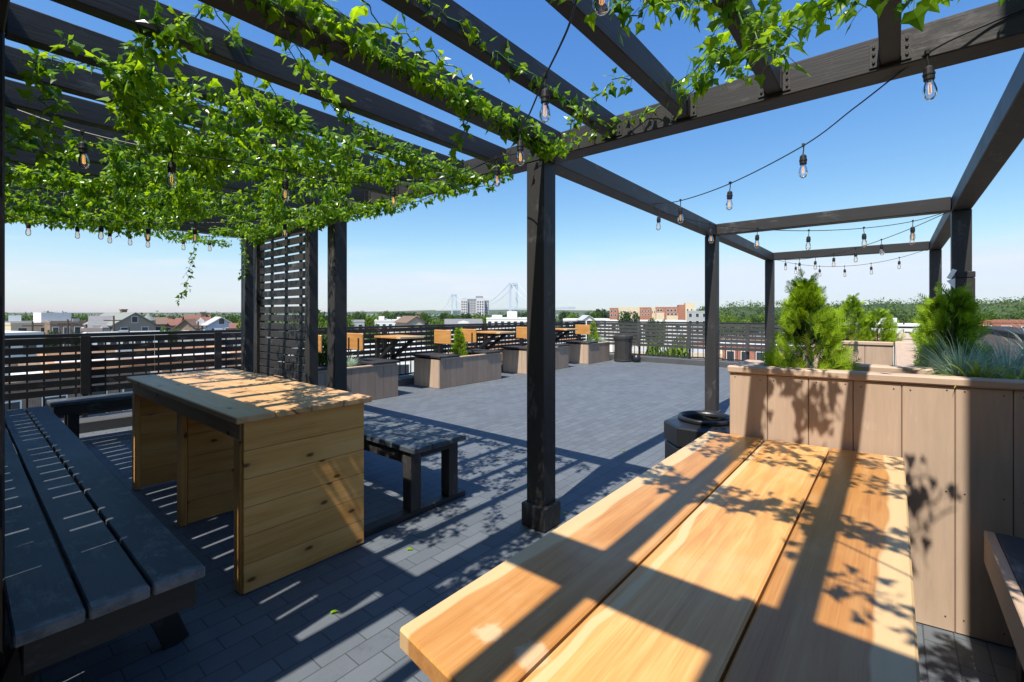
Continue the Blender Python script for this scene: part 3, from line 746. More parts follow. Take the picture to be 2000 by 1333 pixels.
o_ = [(-0.694, yl(-0.694) - 0.012, zc + 0.002), (1.21, yl(1.21) - 0.012, zc + 0.002), (1.21, yl(1.21) + 0.078, zc + 0.002), (-0.52, yl(-0.52) + 0.078, zc + 0.002), (-0.694, yl(-0.694) + 0.078, zc + 0.002)]
mb.hexa([o_[0], o_[1], o_[2], o_[4]] + [(p[0], p[1], zc + 0.040) for p in (o_[0], o_[1], o_[2], o_[4])], 0.55)
mb.build('cap_board', M['tan_x'], fp, bevel=0.007)
mb = MB(); mb.box(-0.694, -0.545, yl(-0.6) + 0.085, 3.09, zc + 0.0025, zc + 0.039, 0.35); mb.build('cap_board', M['tan_y'], fp, bevel=0.007)
mb = MB(); mb.box(-0.235, 0.150, 3.00, 3.10, zc + 0.003, zc + 0.052, 0.6); mb.build('back_cap', M['tan_x'], fp, bevel=0.008)
mb = MB(); mb.prism([(-0.65, 2.70), (1.15, 2.94), (1.15, 3.05), (-0.65, 3.05)], 0.3, zc - 0.02); mb.build('soil', M['soil'], fp)
lp = thing('board_planter', 'long tan planter with flat ledge running back along the right side', 'planter', (0.6, 6.5, 0))
mb = MB(); mb.box(0.03, 1.20, 3.11, 10.4, 0.004, 1.05); mb.build('body', M['tan_z'], lp)
mb = MB(); mb.box(0.008, 0.172, 3.30, 6.12, 1.055, 1.10, 0.4); mb.build('ledge', M['tan_y'], lp, bevel=0.005)
for (ya, yb, zz) in ((6.124, 6.616, 1.104), (6.62, 9.2, 1.10)):
    mb = MB(); mb.box(0.008, 0.172, ya, yb, 1.055, zz, 0.8); mb.build('ledge', M['tan_y'], lp, bevel=0.005)
mb = MB(); mb.box(0.175, 1.16, 3.12, 10.35, 1.051, 1.075); mb.build('soil', M['soil'], lp)
for (ya, lab) in ((6.14, 'short tan cross planter with a conifer, beyond the front planter'), (9.22, 'farthest tan cross planter near the metal railing')):
    o = thing('board_planter', lab, 'planter', (-0.4, ya, 0))
    for (a_, b_, nv, nm) in (((-0.70, ya), (-0.005, ya), (0, 1), 'front_boards'), ((-0.70, ya + 0.43), (-0.005, ya + 0.43), (0, 1), 'back_boards')):
        mb = MB(); board_wall(mb, a_, b_, 0.004, 1.06, 0.23, 0.022, nv); mb.build(nm, M['tan_z'], o, bevel=0.003)
    mb = MB(); board_wall(mb, (-0.70, ya + 0.024), (-0.70, ya + 0.428), 0.004, 1.06, 0.2, 0.022, (1, 0)); mb.build('end_boards', M['tan_z'], o, bevel=0.003)
    for q_ in ((-0.71, -0.002, ya - 0.012, ya + 0.10, 1.0625, 1.10, 0.5), (-0.71, -0.002, ya + 0.36, ya + 0.46, 1.0625, 1.10, 0.7), (-0.71, -0.60, ya + 0.102, ya + 0.358, 1.0625, 1.099, 0.2)):
        mb = MB(); mb.box(*q_); mb.build('cap_board', M['tan_x'], o, bevel=0.006)
    mb = MB(); mb.box(-0.67, -0.02, ya + 0.03, ya + 0.42, 0.3, 1.045); mb.build('soil', M['soil'], o)
# ================================================================== planting
def rvec():
    while True:
        v = Vector((U(-1, 1), U(-1, 1), U(-1, 1)))
        if 0.05 < v.length < 1: return v.normalized()
def spray(mb, p, d, L, nrm, rnd, wd=0.0035):
    """flat feathery frond: a rib with short scale-leaf twigs either side"""
    sd = d.cross(nrm).normalized(); n_ = 5
    def blade(a, b, w_, rn):
        s_ = (b - a).cross(nrm).normalized() * w_
        mb.poly([a - s_ * 0.6, a + s_ * 0.6, b + s_ * 0.25, b - s_ * 0.25], rn)
    blade(p, p + d * L, wd * 1.1, rnd)
    for k in range(n_):
        q = p + d * L * (0.12 + 0.82 * k / n_); l_ = L * (0.55 - 0.42 * k / n_)
        for s_ in (-1, 1):
            e = q + (d * 0.8 + sd * s_ * 0.75 + nrm * U(-.2, .2)).normalized() * l_
            blade(q, e, wd, min(1, max(0, rnd + U(-.15, .2))))
def conifer(name, label, loc, h, r, n, mat, top=0.2, group=None, twist=1.0, dark=0.0, power=0.85, seed=1):
    global rng
    keep = rng; rng = random.Random(seed)
    o = thing(name, label, 'conifer' if 'conifer' in name else 'shrub', loc, group)
    L0 = Vector(loc)
    mb = MB()
    nb = []
    for k in range(9):
        a = U(0, 6.28); t = U(0.05, 0.55); rr = r * (1 - t) * 0.7
        nb.append((Vector((0, 0, h * t * 0.7)), Vector((math.cos(a) * rr, math.sin(a) * rr, h * (t * 0.7 + 0.16)))))
    mb.tube([L0 + Vector((0, 0, -0.03)), L0 + Vector((0.004, 0, h * 0.35)), L0 + Vector((0, 0.003, h * 0.7))], [0.008, 0.005, 0.001], 6)
    for a, b in nb: mb.tube([L0 + a, L0 + b], [0.004, 0.0015], 4)
    mb.build('trunk', M['bark'], o)
    mb = MB()
    clumps = [(U(0, 6.28), U(0.0, 0.9), U(0.62, 1.22)) for _ in range(40)]
    for k in range(n):
        t = rng.random() ** 1.25
        if rng.random() < 0.72:
            c = rng.choice(clumps); a = c[0] + rng.gauss(0, 0.24); t = min(0.99, max(0, c[1] + rng.gauss(0, 0.05))); f = c[2]
        else: a = U(0, 6.28); f = U(0.75, 1.0)
        prof = (1 - t) ** power * (0.78 + 0.22 * min(1, t / 0.12)) + 0.03
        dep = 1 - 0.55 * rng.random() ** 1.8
        rad = r * prof * f * dep * 0.80
        p = L0 + Vector((math.cos(a) * rad, math.sin(a) * rad, h * t * 0.93))
        out = Vector((math.cos(a), math.sin(a), 0))
        d = (out * U(0.35, 0.9) + Vector((0, 0, U(0.55, 1.1))) + rvec() * 0.35).normalized()
        tang = Vector((-math.sin(a), math.cos(a), 0))
        nr = (tang * U(-1, 1) + out * U(-.6, .6) + rvec() * 0.4).normalized()
        nr = (nr - d * nr.dot(d)).normalized()
        rn = min(1, max(0, 0.05 + 1.35 * (dep - 0.45) + U(-.22, .22) - dark))  # sprays darker towards the core: inner shade put into the leaf colour
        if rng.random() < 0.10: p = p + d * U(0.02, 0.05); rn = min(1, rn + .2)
        spray(mb, p, d, U(0.045, 0.085) * (0.75 + 0.4 * prof) * (h / 0.5) ** 0.5, nr, rn, 0.0040 * (h / 0.5) ** 0.5)
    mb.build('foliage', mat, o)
    rng = keep
    return o
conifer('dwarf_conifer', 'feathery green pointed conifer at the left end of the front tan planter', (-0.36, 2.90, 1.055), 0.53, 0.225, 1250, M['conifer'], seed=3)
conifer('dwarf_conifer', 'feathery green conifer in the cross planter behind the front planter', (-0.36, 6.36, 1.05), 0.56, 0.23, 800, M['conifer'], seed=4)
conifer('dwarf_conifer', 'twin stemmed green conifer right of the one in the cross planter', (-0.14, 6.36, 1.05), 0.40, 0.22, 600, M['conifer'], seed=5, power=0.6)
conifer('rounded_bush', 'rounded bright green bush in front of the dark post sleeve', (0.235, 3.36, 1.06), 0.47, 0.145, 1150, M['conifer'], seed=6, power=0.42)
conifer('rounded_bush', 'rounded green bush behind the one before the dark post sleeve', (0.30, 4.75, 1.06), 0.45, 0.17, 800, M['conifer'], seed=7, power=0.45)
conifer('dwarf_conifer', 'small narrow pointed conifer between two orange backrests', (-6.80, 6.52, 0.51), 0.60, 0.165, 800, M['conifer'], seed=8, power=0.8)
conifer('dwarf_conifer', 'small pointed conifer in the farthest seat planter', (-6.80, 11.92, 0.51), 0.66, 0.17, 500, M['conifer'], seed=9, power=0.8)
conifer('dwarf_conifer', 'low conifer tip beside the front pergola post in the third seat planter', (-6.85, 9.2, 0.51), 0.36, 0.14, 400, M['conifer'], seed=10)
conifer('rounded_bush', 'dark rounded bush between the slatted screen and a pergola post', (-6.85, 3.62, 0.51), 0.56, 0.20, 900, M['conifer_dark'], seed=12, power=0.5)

def grass(name, label, loc, n, L, spread, wd, mat, arch=0.55, group=None, nseg=5, seed=1, stalks=0):
    global rng
    keep = rng; rng = random.Random(seed)
    mb = MB(); L0 = Vector(loc)
    for k in range(n):
        a = U(0, 6.28); l_ = L * U(0.55, 1.1); tilt = rng.random() ** 0.8 * 1.05
        w_ = wd * U(0.7, 1.2)
        p = L0 + Vector((math.cos(a), math.sin(a), 0)) * U(0, spread); d = Vector((math.cos(a) * math.sin(tilt), math.sin(a) * math.sin(tilt), math.cos(tilt)))
        sd = Vector((-math.sin(a), math.cos(a), 0)) * w_; rn = U(0, 1)
        rows = []
        for i in range(nseg + 1):
            f = 1 - (i / nseg) ** 2 * 0.92
            rows.append((mb.v.new(p - sd * f), mb.v.new(p + sd * f)))
            p = p + d * (l_ / nseg); d = (d + Vector((math.cos(a) * 0.12, math.sin(a) * 0.12, -arch * (i + 1) / nseg * 0.55))).normalized()
        for (a0, a1), (b0, b1) in zip(rows, rows[1:]): mb.face([a0, a1, b1, b0], rn)
    o = mb.build(name, mat, loc=loc)
    rng = keep
    return tag(o, label, 'grass', group)
FG = 'blue grass tufts in the right planters'
grass('fescue_tuft', 'blue grey grass tuft in the front corner below the rounded bush', (0.25, 3.10, 1.055), 520, 0.29, 0.06, 0.0019, M['fescue'], group=FG, seed=21)
grass('fescue_tuft', 'large blue grey grass tuft right of the rounded bush at the picture edge', (0.43, 3.30, 1.055), 520, 0.30, 0.07, 0.0018, M['fescue'], group=FG, seed=22)
grass('fescue_tuft', 'pale arching blue grass tuft at the right picture edge in front of the parapet', (0.60, 3.62, 1.055), 420, 0.34, 0.07, 0.0018, M['fescue'], group=FG, seed=23)
grass('fescue_tuft', 'blue grass tuft behind the strap leaved plant', (0.33, 3.03, 1.055), 300, 0.22, 0.04, 0.0016, M['fescue'], group=FG, seed=24)
for i, (x, y, s_, lb) in enumerate(((0.27, 3.75, 0.20, 'small blue grass tuft on the ledge edge left of the rounded bush'), (0.27, 4.15, 0.20, 'second small blue grass tuft back along the ledge edge'), (0.27, 5.2, 0.24, 'blue grass tuft beside the rear rounded bush'), (0.28, 5.8, 0.22, 'farthest blue grass tuft along the ledge'))):
    grass('fescue_tuft', lb, (x, y, 1.06), 260, s_, 0.05, 0.002, M['fescue'], group=FG, seed=30 + i)
grass('strap_plant', 'yellow green striped strap leaved plant at the front of the right planter', (0.29, 2.955, 1.055), 64, 0.215, 0.04, 0.0068, M['strap'], 0.75, seed=41, nseg=7)
grass('strap_plant', 'green strap leaved plant at the right picture edge', (0.41, 2.975, 1.055), 56, 0.20, 0.04, 0.0066, M['strap'], 0.75, seed=42, nseg=7)
grass('fescue_tuft', 'blue grass tuft left of the conifer in the farthest seat planter', (-6.75, 11.68, 0.52), 260, 0.26, 0.06, 0.003, M['fescue'], group='blue grass tufts in the seat planters', seed=51)
grass('fescue_tuft', 'blue grass tuft right of the conifer in the farthest seat planter', (-6.62, 12.13, 0.52), 260, 0.24, 0.06, 0.003, M['fescue'], group='blue grass tufts in the seat planters', seed=52)
grass('fescue_tuft', 'blue grass tuft beside the dark rounded bush in the nearest seat planter', (-6.72, 4.02, 0.52), 320, 0.26, 0.06, 0.0025, M['fescue'], group='blue grass tufts in the seat planters', seed=53)

def leaf_ivy(mb, p, tip, nrm, s, rnd, fold=0.22):
    """five-lobed leaf folded along its midrib; tip = direction of the tip"""
    tip = tip.normalized(); sd = tip.cross(nrm).normalized(); up = sd.cross(tip)
    pts = [(-.28, -.10), (-.50, .20), (-.27, .40), (0, 1.0), (.27, .40), (.50, .20), (.28, -.10)]
    def W(x, y): return p + sd * (x * s) + tip * (y * s) + up * ((-abs(x) * fold - 0.10 * y * y + 0.03 * math.sin(9 * x + 5 * y)) * s)
    b = mb.v.new(W(0, 0.0)); m_ = mb.v.new(W(0, 0.36)); vs = [mb.v.new(W(x, y)) for x, y in pts]
    for a_ in ((b, vs[0], vs[1]), (b, vs[1], m_), (m_, vs[1], vs[2]), (m_, vs[2], vs[3]), (m_, vs[3], vs[4]), (m_, vs[4], vs[5]), (b, m_, vs[5]), (b, vs[5], vs[6])):
        mb.face(list(a_), rnd)
def bez(pts, n):
    """Catmull-Rom through control points"""
    P_ = [Vector(p) for p in pts]; P_ = [P_[0] * 2 - P_[1]] + P_ + [P_[-1] * 2 - P_[-2]]
    out = []
    segs = len(P_) - 3
    for i in range(segs):
        a, b, c, d = P_[i:i + 4]
        m_ = max(2, n // segs)
        for k in range(m_ + (1 if i == segs - 1 else 0)):
            t = k / m_
            out.append(0.5 * ((2 * b) + (c - a) * t + (2 * a - 5 * b + 4 * c - d) * t * t + (3 * b - a - 3 * c + d) * t * t * t))
    return out
SUNV = SUN
def garland(label, pts, per_m=42, size=0.056, group='ivy garlands over the pergola', wob=0.018, strands=1, spread=0.045, droop=0.5):
    size *= 0.80; per_m *= 1.25
    root = thing('ivy_garland', label, 'ivy', tuple(pts[0]), group)
    ms = MB(); ml = MB()
    for s_ in range(strands):
        off = Vector((U(-1, 1), U(-1, 1), U(-1, 1))) * (0.05 if s_ else 0.0)
        path = bez([Vector(p) + off + (Vector((U(-.05, .05), U(-.05, .05), U(-.03, .03))) if s_ else Vector()) for p in pts], 26)
        path = [p + Vector((U(-wob, wob), U(-wob, wob), U(-wob, wob))) for p in path]
        ms.tube(path, 0.0027, 4)
        for a, b in zip(path, path[1:]):
            n_ = (b - a).length * per_m; n_ = int(n_) + (1 if rng.random() < n_ % 1 else 0)
            for _ in range(n_):
                q = a.lerp(b, rng.random()); d = rvec(); d.z -= 0.25 * droop; d.normalize()
                L_ = U(0.4, 1.0) * spread; e = q + d * L_
                ms.tube([q, q.lerp(e, .5) + Vector((0, 0, 0.006)), e], 0.0011, 3, caps=False)
                tip = (d * 0.7 + rvec() * 0.6 + Vector((0, 0, -droop))).normalized()
                nr = (rvec() * 0.75 + SUNV * 0.8 + d * 0.2)
                nr = nr - tip * nr.dot(tip)
                if nr.length < 0.1: nr = tip.orthogonal()
                leaf_ivy(ml, e, tip, nr.normalized(), size * U(0.65, 1.2), min(1, max(0, rng.gauss(0.5, 0.32))), U(0.1, 0.4))
    ms.build('stem', M['ivystem'], root); ml.build('leaves', M['ivy'], root)
    return root
IV = 'ivy garland of bright green leaves tangled under the left rafters'
# along the rafter that ends at the front post
garland('thick ivy garland following the rafter that ends at the front post', [(-1.50, 0.15, 2.44), (-1.55, 0.8, 2.43), (-1.58, 1.5, 2.42), (-1.63, 2.1, 2.40), (-1.60, 2.32, 2.36)], 75, 0.058, None, 0.03, 3, 0.06)
garland('ivy garland trailing along the rafter second from the front post', [(-1.20, 0.9, 2.46), (-1.22, 1.25, 2.44), (-1.21, 1.8, 2.43), (-1.24, 2.3, 2.42)], 48, 0.052, None, 0.015, 1, 0.045)
garland('short ivy end hanging beside the second rafter', [(-1.28, 0.62, 2.46), (-1.30, 0.85, 2.38), (-1.36, 1.1, 2.40), (-1.40, 1.4, 2.40)], 36, 0.055, None)
garland('ivy garland looped between the bulb cable and the front rafters', [(-1.55, 2.28, 2.36), (-1.28, 2.05, 2.40), (-1.00, 1.85, 2.40), (-0.86, 1.9, 2.43)], 45, 0.05, None)
garland('ivy strand lying along the front beam to the right of the post', [(-1.78, 2.36, 2.41), (-1.5, 2.37, 2.43), (-1.2, 2.37, 2.465), (-0.9, 2.36, 2.50), (-0.62, 2.15, 2.50), (-0.45, 1.95, 2.46)], 52, 0.052, None, 0.01, 1, 0.04)
def seen(*q): return [(*view(x, d), hz(y, d)) for x, y, d in q]
garland('ivy garland hanging in loops below the right hand rafters', seen((1345, 185, 2.12), (1420, 100, 1.86), (1500, 62, 1.72), (1575, 48, 1.62), (1700, -5, 1.48)), 62, 0.062, None, 0.02, 2, 0.085)
garland('ivy garland dipping in at the top edge left of the looped one', seen((1270, -20, 1.60), (1330, 12, 1.56), (1400, 8, 1.52), (1470, 40, 1.60)), 56, 0.062, None, 0.02, 1, 0.07)
garland('ivy tails hanging from the second right hand rafter by the beam', seen((1390, 60, 1.95), (1400, 95, 1.95), (1425, 125, 1.98), (1440, 150, 2.0)), 44, 0.056, None, 0.02, 1, 0.06)
garland('ivy strand running out to the top right rafter', [(-0.42, 1.75, 2.40), (-0.20, 1.62, 2.44), (0.02, 1.55, 2.45), (0.3, 1.75, 2.46)], 44, 0.06, None)
garland('ivy clump at the top right corner above the beam', [(0.05, 1.98, 2.50), (0.18, 2.20, 2.52), (0.35, 2.30, 2.53), (0.6, 2.42, 2.55)], 40, 0.06, None)
garland('ivy tail hanging down from the front post garland', [(-1.62, 1.65, 2.40), (-1.72, 1.62, 2.25), (-1.75, 1.64, 2.10), (-1.9, 1.66, 2.05)], 50, 0.05, None)
garland('long thin ivy tail hanging against the sky left of the screen', [(-6.42, 1.85, 2.34), (-6.44, 1.80, 2.12), (-6.46, 1.76, 1.9), (-6.47, 1.74, 1.72), (-6.50, 1.66, 1.52)], 34, 0.055, None, 0.02, 1, 0.04, 0.9)
garland('short ivy tail hanging by the top of the screen post', [(-6.50, 2.34, 2.36), (-6.40, 2.36, 2.15), (-6.42, 2.36, 1.95), (-6.44, 2.3, 1.82)], 40, 0.05, None, 0.02, 1, 0.04, 0.9)
garland('ivy bunch hanging in front of the screen top', [(-6.2, 2.32, 2.38), (-5.9, 2.30, 2.26), (-5.7, 2.28, 2.30), (-5.4, 2.3, 2.34)], 75, 0.05, None, 0.03, 2, 0.06)
garland('ivy bunch around the top of the second pergola post', [(-4.9, 2.33, 2.36), (-4.6, 2.35, 2.30), (-4.25, 2.32, 2.30), (-3.9, 2.3, 2.36)], 75, 0.05, None, 0.02, 2, 0.05)
garland('ivy garland along the front beam between the two front posts', [(-3.9, 2.3, 2.36), (-3.3, 2.28, 2.30), (-2.7, 2.3, 2.36), (-2.1, 2.3, 2.34), (-1.9, 2.28, 2.38)], 62, 0.05, None, 0.02, 2, 0.05)
garland('ivy garland overhead that throws leaf shadows across the honey table', [(-0.75, 0.90, 2.44), (-0.45, 0.78, 2.40), (-0.15, 0.80, 2.40), (0.28, 0.74, 2.42)], 66, 0.066, None, 0.02, 3, 0.075)
garland('ivy garland overhead above the right edge of the honey table', [(0.42, 0.35, 2.42), (0.30, 0.7, 2.38), (0.34, 1.05, 2.30), (0.45, 1.35, 2.34)], 40, 0.056, None, 0.02, 2, 0.09)
garland('sparse ivy strand overhead above the far end of the honey table', [(-0.85, 1.1, 2.44), (-0.62, 1.35, 2.38), (-0.35, 1.52, 2.40), (-0.1, 1.75, 2.43)], 36, 0.056, None, 0.02, 1, 0.08)
garland('sparse ivy tails overhead that shade the tan planter face', [(-0.20, 1.50, 2.40), (0.0, 1.62, 2.32), (0.16, 1.60, 2.28), (0.35, 1.75, 2.36)], 34, 0.066, None, 0.02, 2, 0.13)
garland('dangling ivy sprig overhead between two right hand rafters', [(-0.42, 1.62, 2.42), (-0.36, 1.66, 2.30), (-0.30, 1.62, 2.22), (-0.26, 1.55, 2.16)], 40, 0.062, None, 0.02, 1, 0.10)
garland('ivy garland overhead above the middle of the honey table', [(-0.05, 0.50, 2.44), (0.08, 0.42, 2.38), (0.17, 0.36, 2.36), (0.24, 0.26, 2.40)], 40, 0.064, None, 0.02, 1, 0.10)
garland('ivy garland overhead across the far half of the honey table', [(-0.70, 1.42, 2.44), (-0.45, 1.30, 2.40), (-0.15, 1.34, 2.38), (0.2, 1.25, 2.40)], 44, 0.058, None, 0.02, 2, 0.09)
garland('ivy end overhead near the stair bulkhead', [(0.30, 1.05, 2.42), (0.38, 1.25, 2.30), (0.44, 1.40, 2.15), (0.5, 1.45, 1.98)], 55, 0.062, None, 0.02, 2, 0.10)
# near the left post
garland('ivy clump wound round the near left post top', [(-2.60, 0.20, 2.05), (-2.62, 0.24, 2.25), (-2.66, 0.22, 2.40), (-2.60, 0.35, 2.46)], 60, 0.056, None, 0.03, 1, 0.055)
garland('dense hanging ivy column near the left post', [(*view(q[0], q[2]), hz(q[1], q[2])) for q in ((335, 40, 1.62), (255, 120, 1.75), (240, 200, 1.95), (300, 270, 2.3), (420, 310, 2.75))], 95, 0.052, None, 0.03, 3, 0.06)
garland('ivy strand crossing the third and fourth rafters', [(-1.55, 0.55, 2.46), (-1.9, 0.95, 2.40), (-2.15, 1.35, 2.38), (-2.3, 1.9, 2.40), (-2.25, 2.3, 2.38)], 40, 0.052, None, 0.015, 2, 0.045)
garland('ivy strand crossing above the bar table', [(-1.95, 0.5, 2.46), (-2.35, 1.0, 2.38), (-2.7, 1.5, 2.36), (-2.9, 2.2, 2.38)], 44, 0.052, None, 0.015, 2, 0.05)
for k in range(58):
    x0_ = -2.5 - 3.9 * rng.random() ** 1.35; y0_ = U(0.2, 2.2)
    ang = U(-0.5, 0.5) + (math.pi if rng.random() < 0.5 else 0)
    if rng.random() < 0.3: ang = U(0.9, 1.6) * rng.choice((-1, 1))
    L_ = U(1.1, 2.4); pts = []
    for i in range(5):
        f = i / 4
        x = min(-2.3, max(-6.5, x0_ + math.cos(ang) * L_ * f)); y = min(2.34, max(0.15, y0_ + math.sin(ang) * L_ * f + U(-.12, .12)))
        pts.append((x, y, 2.40 - U(0.0, 0.05) - 0.10 * math.sin(math.pi * f) * rng.random()))
    garland(IV, pts, U(56, 92), 0.054, 'tangled ivy garlands under the left rafters', 0.02, 1, 0.045)
for (xa, ya, xb, yb) in ((-6.42, 0.25, -6.35, 1.3), (-6.38, 1.0, -6.40, 2.2), (-6.1, 0.3, -6.2, 1.6), (-5.7, 0.2, -6.0, 1.4), (-5.2, 0.25, -5.6, 1.5), (-4.3, 0.2, -4.8, 1.1)):
    pts = [(xa + (xb - xa) * f + U(-.08, .08), ya + (yb - ya) * f, 2.37 - U(0, 0.07)) for f in (0, .25, .5, .75, 1)]
    garland(IV, pts, U(60, 85), 0.054, 'tangled ivy garlands under the left rafters', 0.02, 2, 0.05)
# fallen leaves on the deck
for i, (x, y) in enumerate(((-1.30, 1.42), (-1.62, 1.60), (-2.02, 1.12), (-1.18, 1.62), (-0.95, 1.9), (-2.2, 1.72), (-1.75, 2.7), (-1.4, 3.1), (-2.9, 3.3), (-2.1, 4.3), (-3.4, 5.0), (-1.5, 0.95))):
    mb = MB(); leaf_ivy(mb, Vector((x, y, 0.012)), Vector((U(-1, 1), U(-1, 1), 0.1)), Vector((0.1, 0.2, 1)), 0.035, 0.95); o = mb.build('fallen_leaf', M['ivy'], loc=(x, y, 0))
    tag(o, 'small green leaf lying on the sunlit dark pavers', 'leaf', 'fallen leaves on the pavers')

# ================================================================== string lights
proto = None
def bulb_proto():
    """socket with its lead at the origin, hanging down; children glass and filament"""
    mb = MB()
    mb.tube([(0, 0, 0.006), (0.002, 0, -0.02), (-0.001, 0.001, -0.052)], 0.0032, 6)
    mb.lathe([(0, -0.050), (0.010, -0.052), (0.0165, -0.060), (0.0175, -0.078), (0.0195, -0.080), (0.0195, -0.087), (0.0175, -0.089), (0.0175, -0.104), (0.0155, -0.108), (0, -0.108)], (0, 0, 0), 14)
    mb.box(-0.007, 0.007, -0.007, 0.007, -0.004, 0.012)
    s_ = mb.build('socket', M['rubber'], smooth=False)
    mb = MB(); mb.lathe([(0.0125, -0.106), (0.0135, -0.112), (0.0185, -0.128), (0.0220, -0.146), (0.0218, -0.160), (0.017, -0.174), (0.009, -0.1815), (0, -0.183)], (0, 0, 0), 18); g_ = mb.build('glass_bulb', M['glass'], smooth=True)
    mb = MB()
    for a in range(4):
        x = 0.0052 * math.cos(a * 1.57 + .5); y = 0.0052 * math.sin(a * 1.57 + .5); mb.tube([(x * .5, y * .5, -0.116), (x, y, -0.122), (x * 1.1, y * 1.1, -0.156), (x * .3, y * .3, -0.160)], 0.0013, 4)
    f_ = mb.build('filament', M['filament'])
    return s_, g_, f_
BP = bulb_proto()
used = [False]
def string(label, pts, bulbs):
    """cable through the points; bulbs hang at the listed points"""
    root = thing('string_light', label, 'string lights', (0, 0, 0))
    mb = MB(); mb.tube(bez(pts, 14 * (len(pts) - 1)), 0.0036, 6); mb.build('cable', M['rubber'], root)
    for (x, y, z) in bulbs:
        if not used[0]: s_, g_, f_ = BP; used[0] = True
        else:
            s_ = BP[0].copy(); g_ = BP[1].copy(); f_ = BP[2].copy()
            for q in (s_, g_, f_): C.objects.link(q)
        s_.parent = root; s_.location = (x, y, z); s_.rotation_euler = (U(-.05, .05), U(-.05, .05), U(0, 6))
        g_.parent = s_; f_.parent = s_
    return root
def sagpts(a, b, n, sag):
    a = Vector(a); b = Vector(b)
    return [tuple(a.lerp(b, k / n) - Vector((0, 0, sag * 4 * (k / n) * (1 - k / n)))) for k in range(n + 1)]
p1 = [(0.38, 0.42, 2.40), (-0.10, 0.76, 2.33), (-0.53, 0.97, 2.285), (-0.80, 1.24, 2.30), (-1.07, 1.50, 2.345), (-1.32, 1.72, 2.335), (-1.52, 1.90, 2.36), (-1.72, 2.16, 2.37), (-1.95, 2.2, 2.39), (-2.35, 2.15, 2.33), (-2.71, 1.96, 2.33), (-2.82, 1.6, 2.26), (-2.80, 1.26, 2.25), (-2.82, 0.95, 2.24), (-2.90, 0.72, 2.24), (-3.1, 0.40, 2.30), (-3.3, 0.16, 2.40)]
string('string of bulbs looping under the ivy from the top centre to the left', p1, [p1[k] for k in (2, 4, 6, 8, 10, 12, 14, 15)])
p2 = sagpts((-4.3, 2.36, 2.38), (-6.44, 0.3, 2.36), 7, 0.10)
string('string of bulbs under the far left rafters', p2, [p2[1], p2[3], p2[4], p2[5]])
p3 = [(-6.56, 0.15, 2.36), (-6.45, 0.45, 2.33), (-6.5, 0.80, 2.35), (-6.47, 1.05, 2.33), (-6.5, 1.22, 2.33), (-6.48, 1.38, 2.32), (-6.5, 1.72, 2.33), (-6.46, 1.98, 2.34), (-6.5, 2.3, 2.37)]
string('string of bulbs along the left end beam against the sky', p3, p3[1:8])
p4 = [(0.55, 2.395, 2.50), (0.30, 2.398, 2.46), (0.10, 2.397, 2.405), (-0.13, 2.66, 2.36), (-0.39, 3.02, 2.335), (-0.87, 3.41, 2.295), (-1.33, 3.74, 2.31), (-1.728, 4.15, 2.42)]
string('string of bulbs from the top right beam to the long left beam', p4, [p4[2], p4[4], p4[5], p4[6]])
p5 = [(-1.725, 4.2, 2.42), (-1.70, 4.22, 2.36), (-1.35, 4.6, 2.25), (-1.0, 4.87, 2.20), (-0.62, 5.15, 2.18), (-0.22, 5.52, 2.21), (0.14, 5.85, 2.28), (0.42, 6.1, 2.385)]
string('string of bulbs across the open frame at mid depth', p5, p5[1:7])
p6 = sagpts((0.42, 6.12, 2.385), (-1.72, 9.65, 2.40), 8, 0.16)
string('string of bulbs running back to the far post of the open frame', p6, p6[1:8])
p7 = sagpts((-1.72, 9.66, 2.40), (0.425, 9.66, 2.40), 6, 0.20)
string('string of bulbs under the farthest cross beam', p7, p7[1:6])
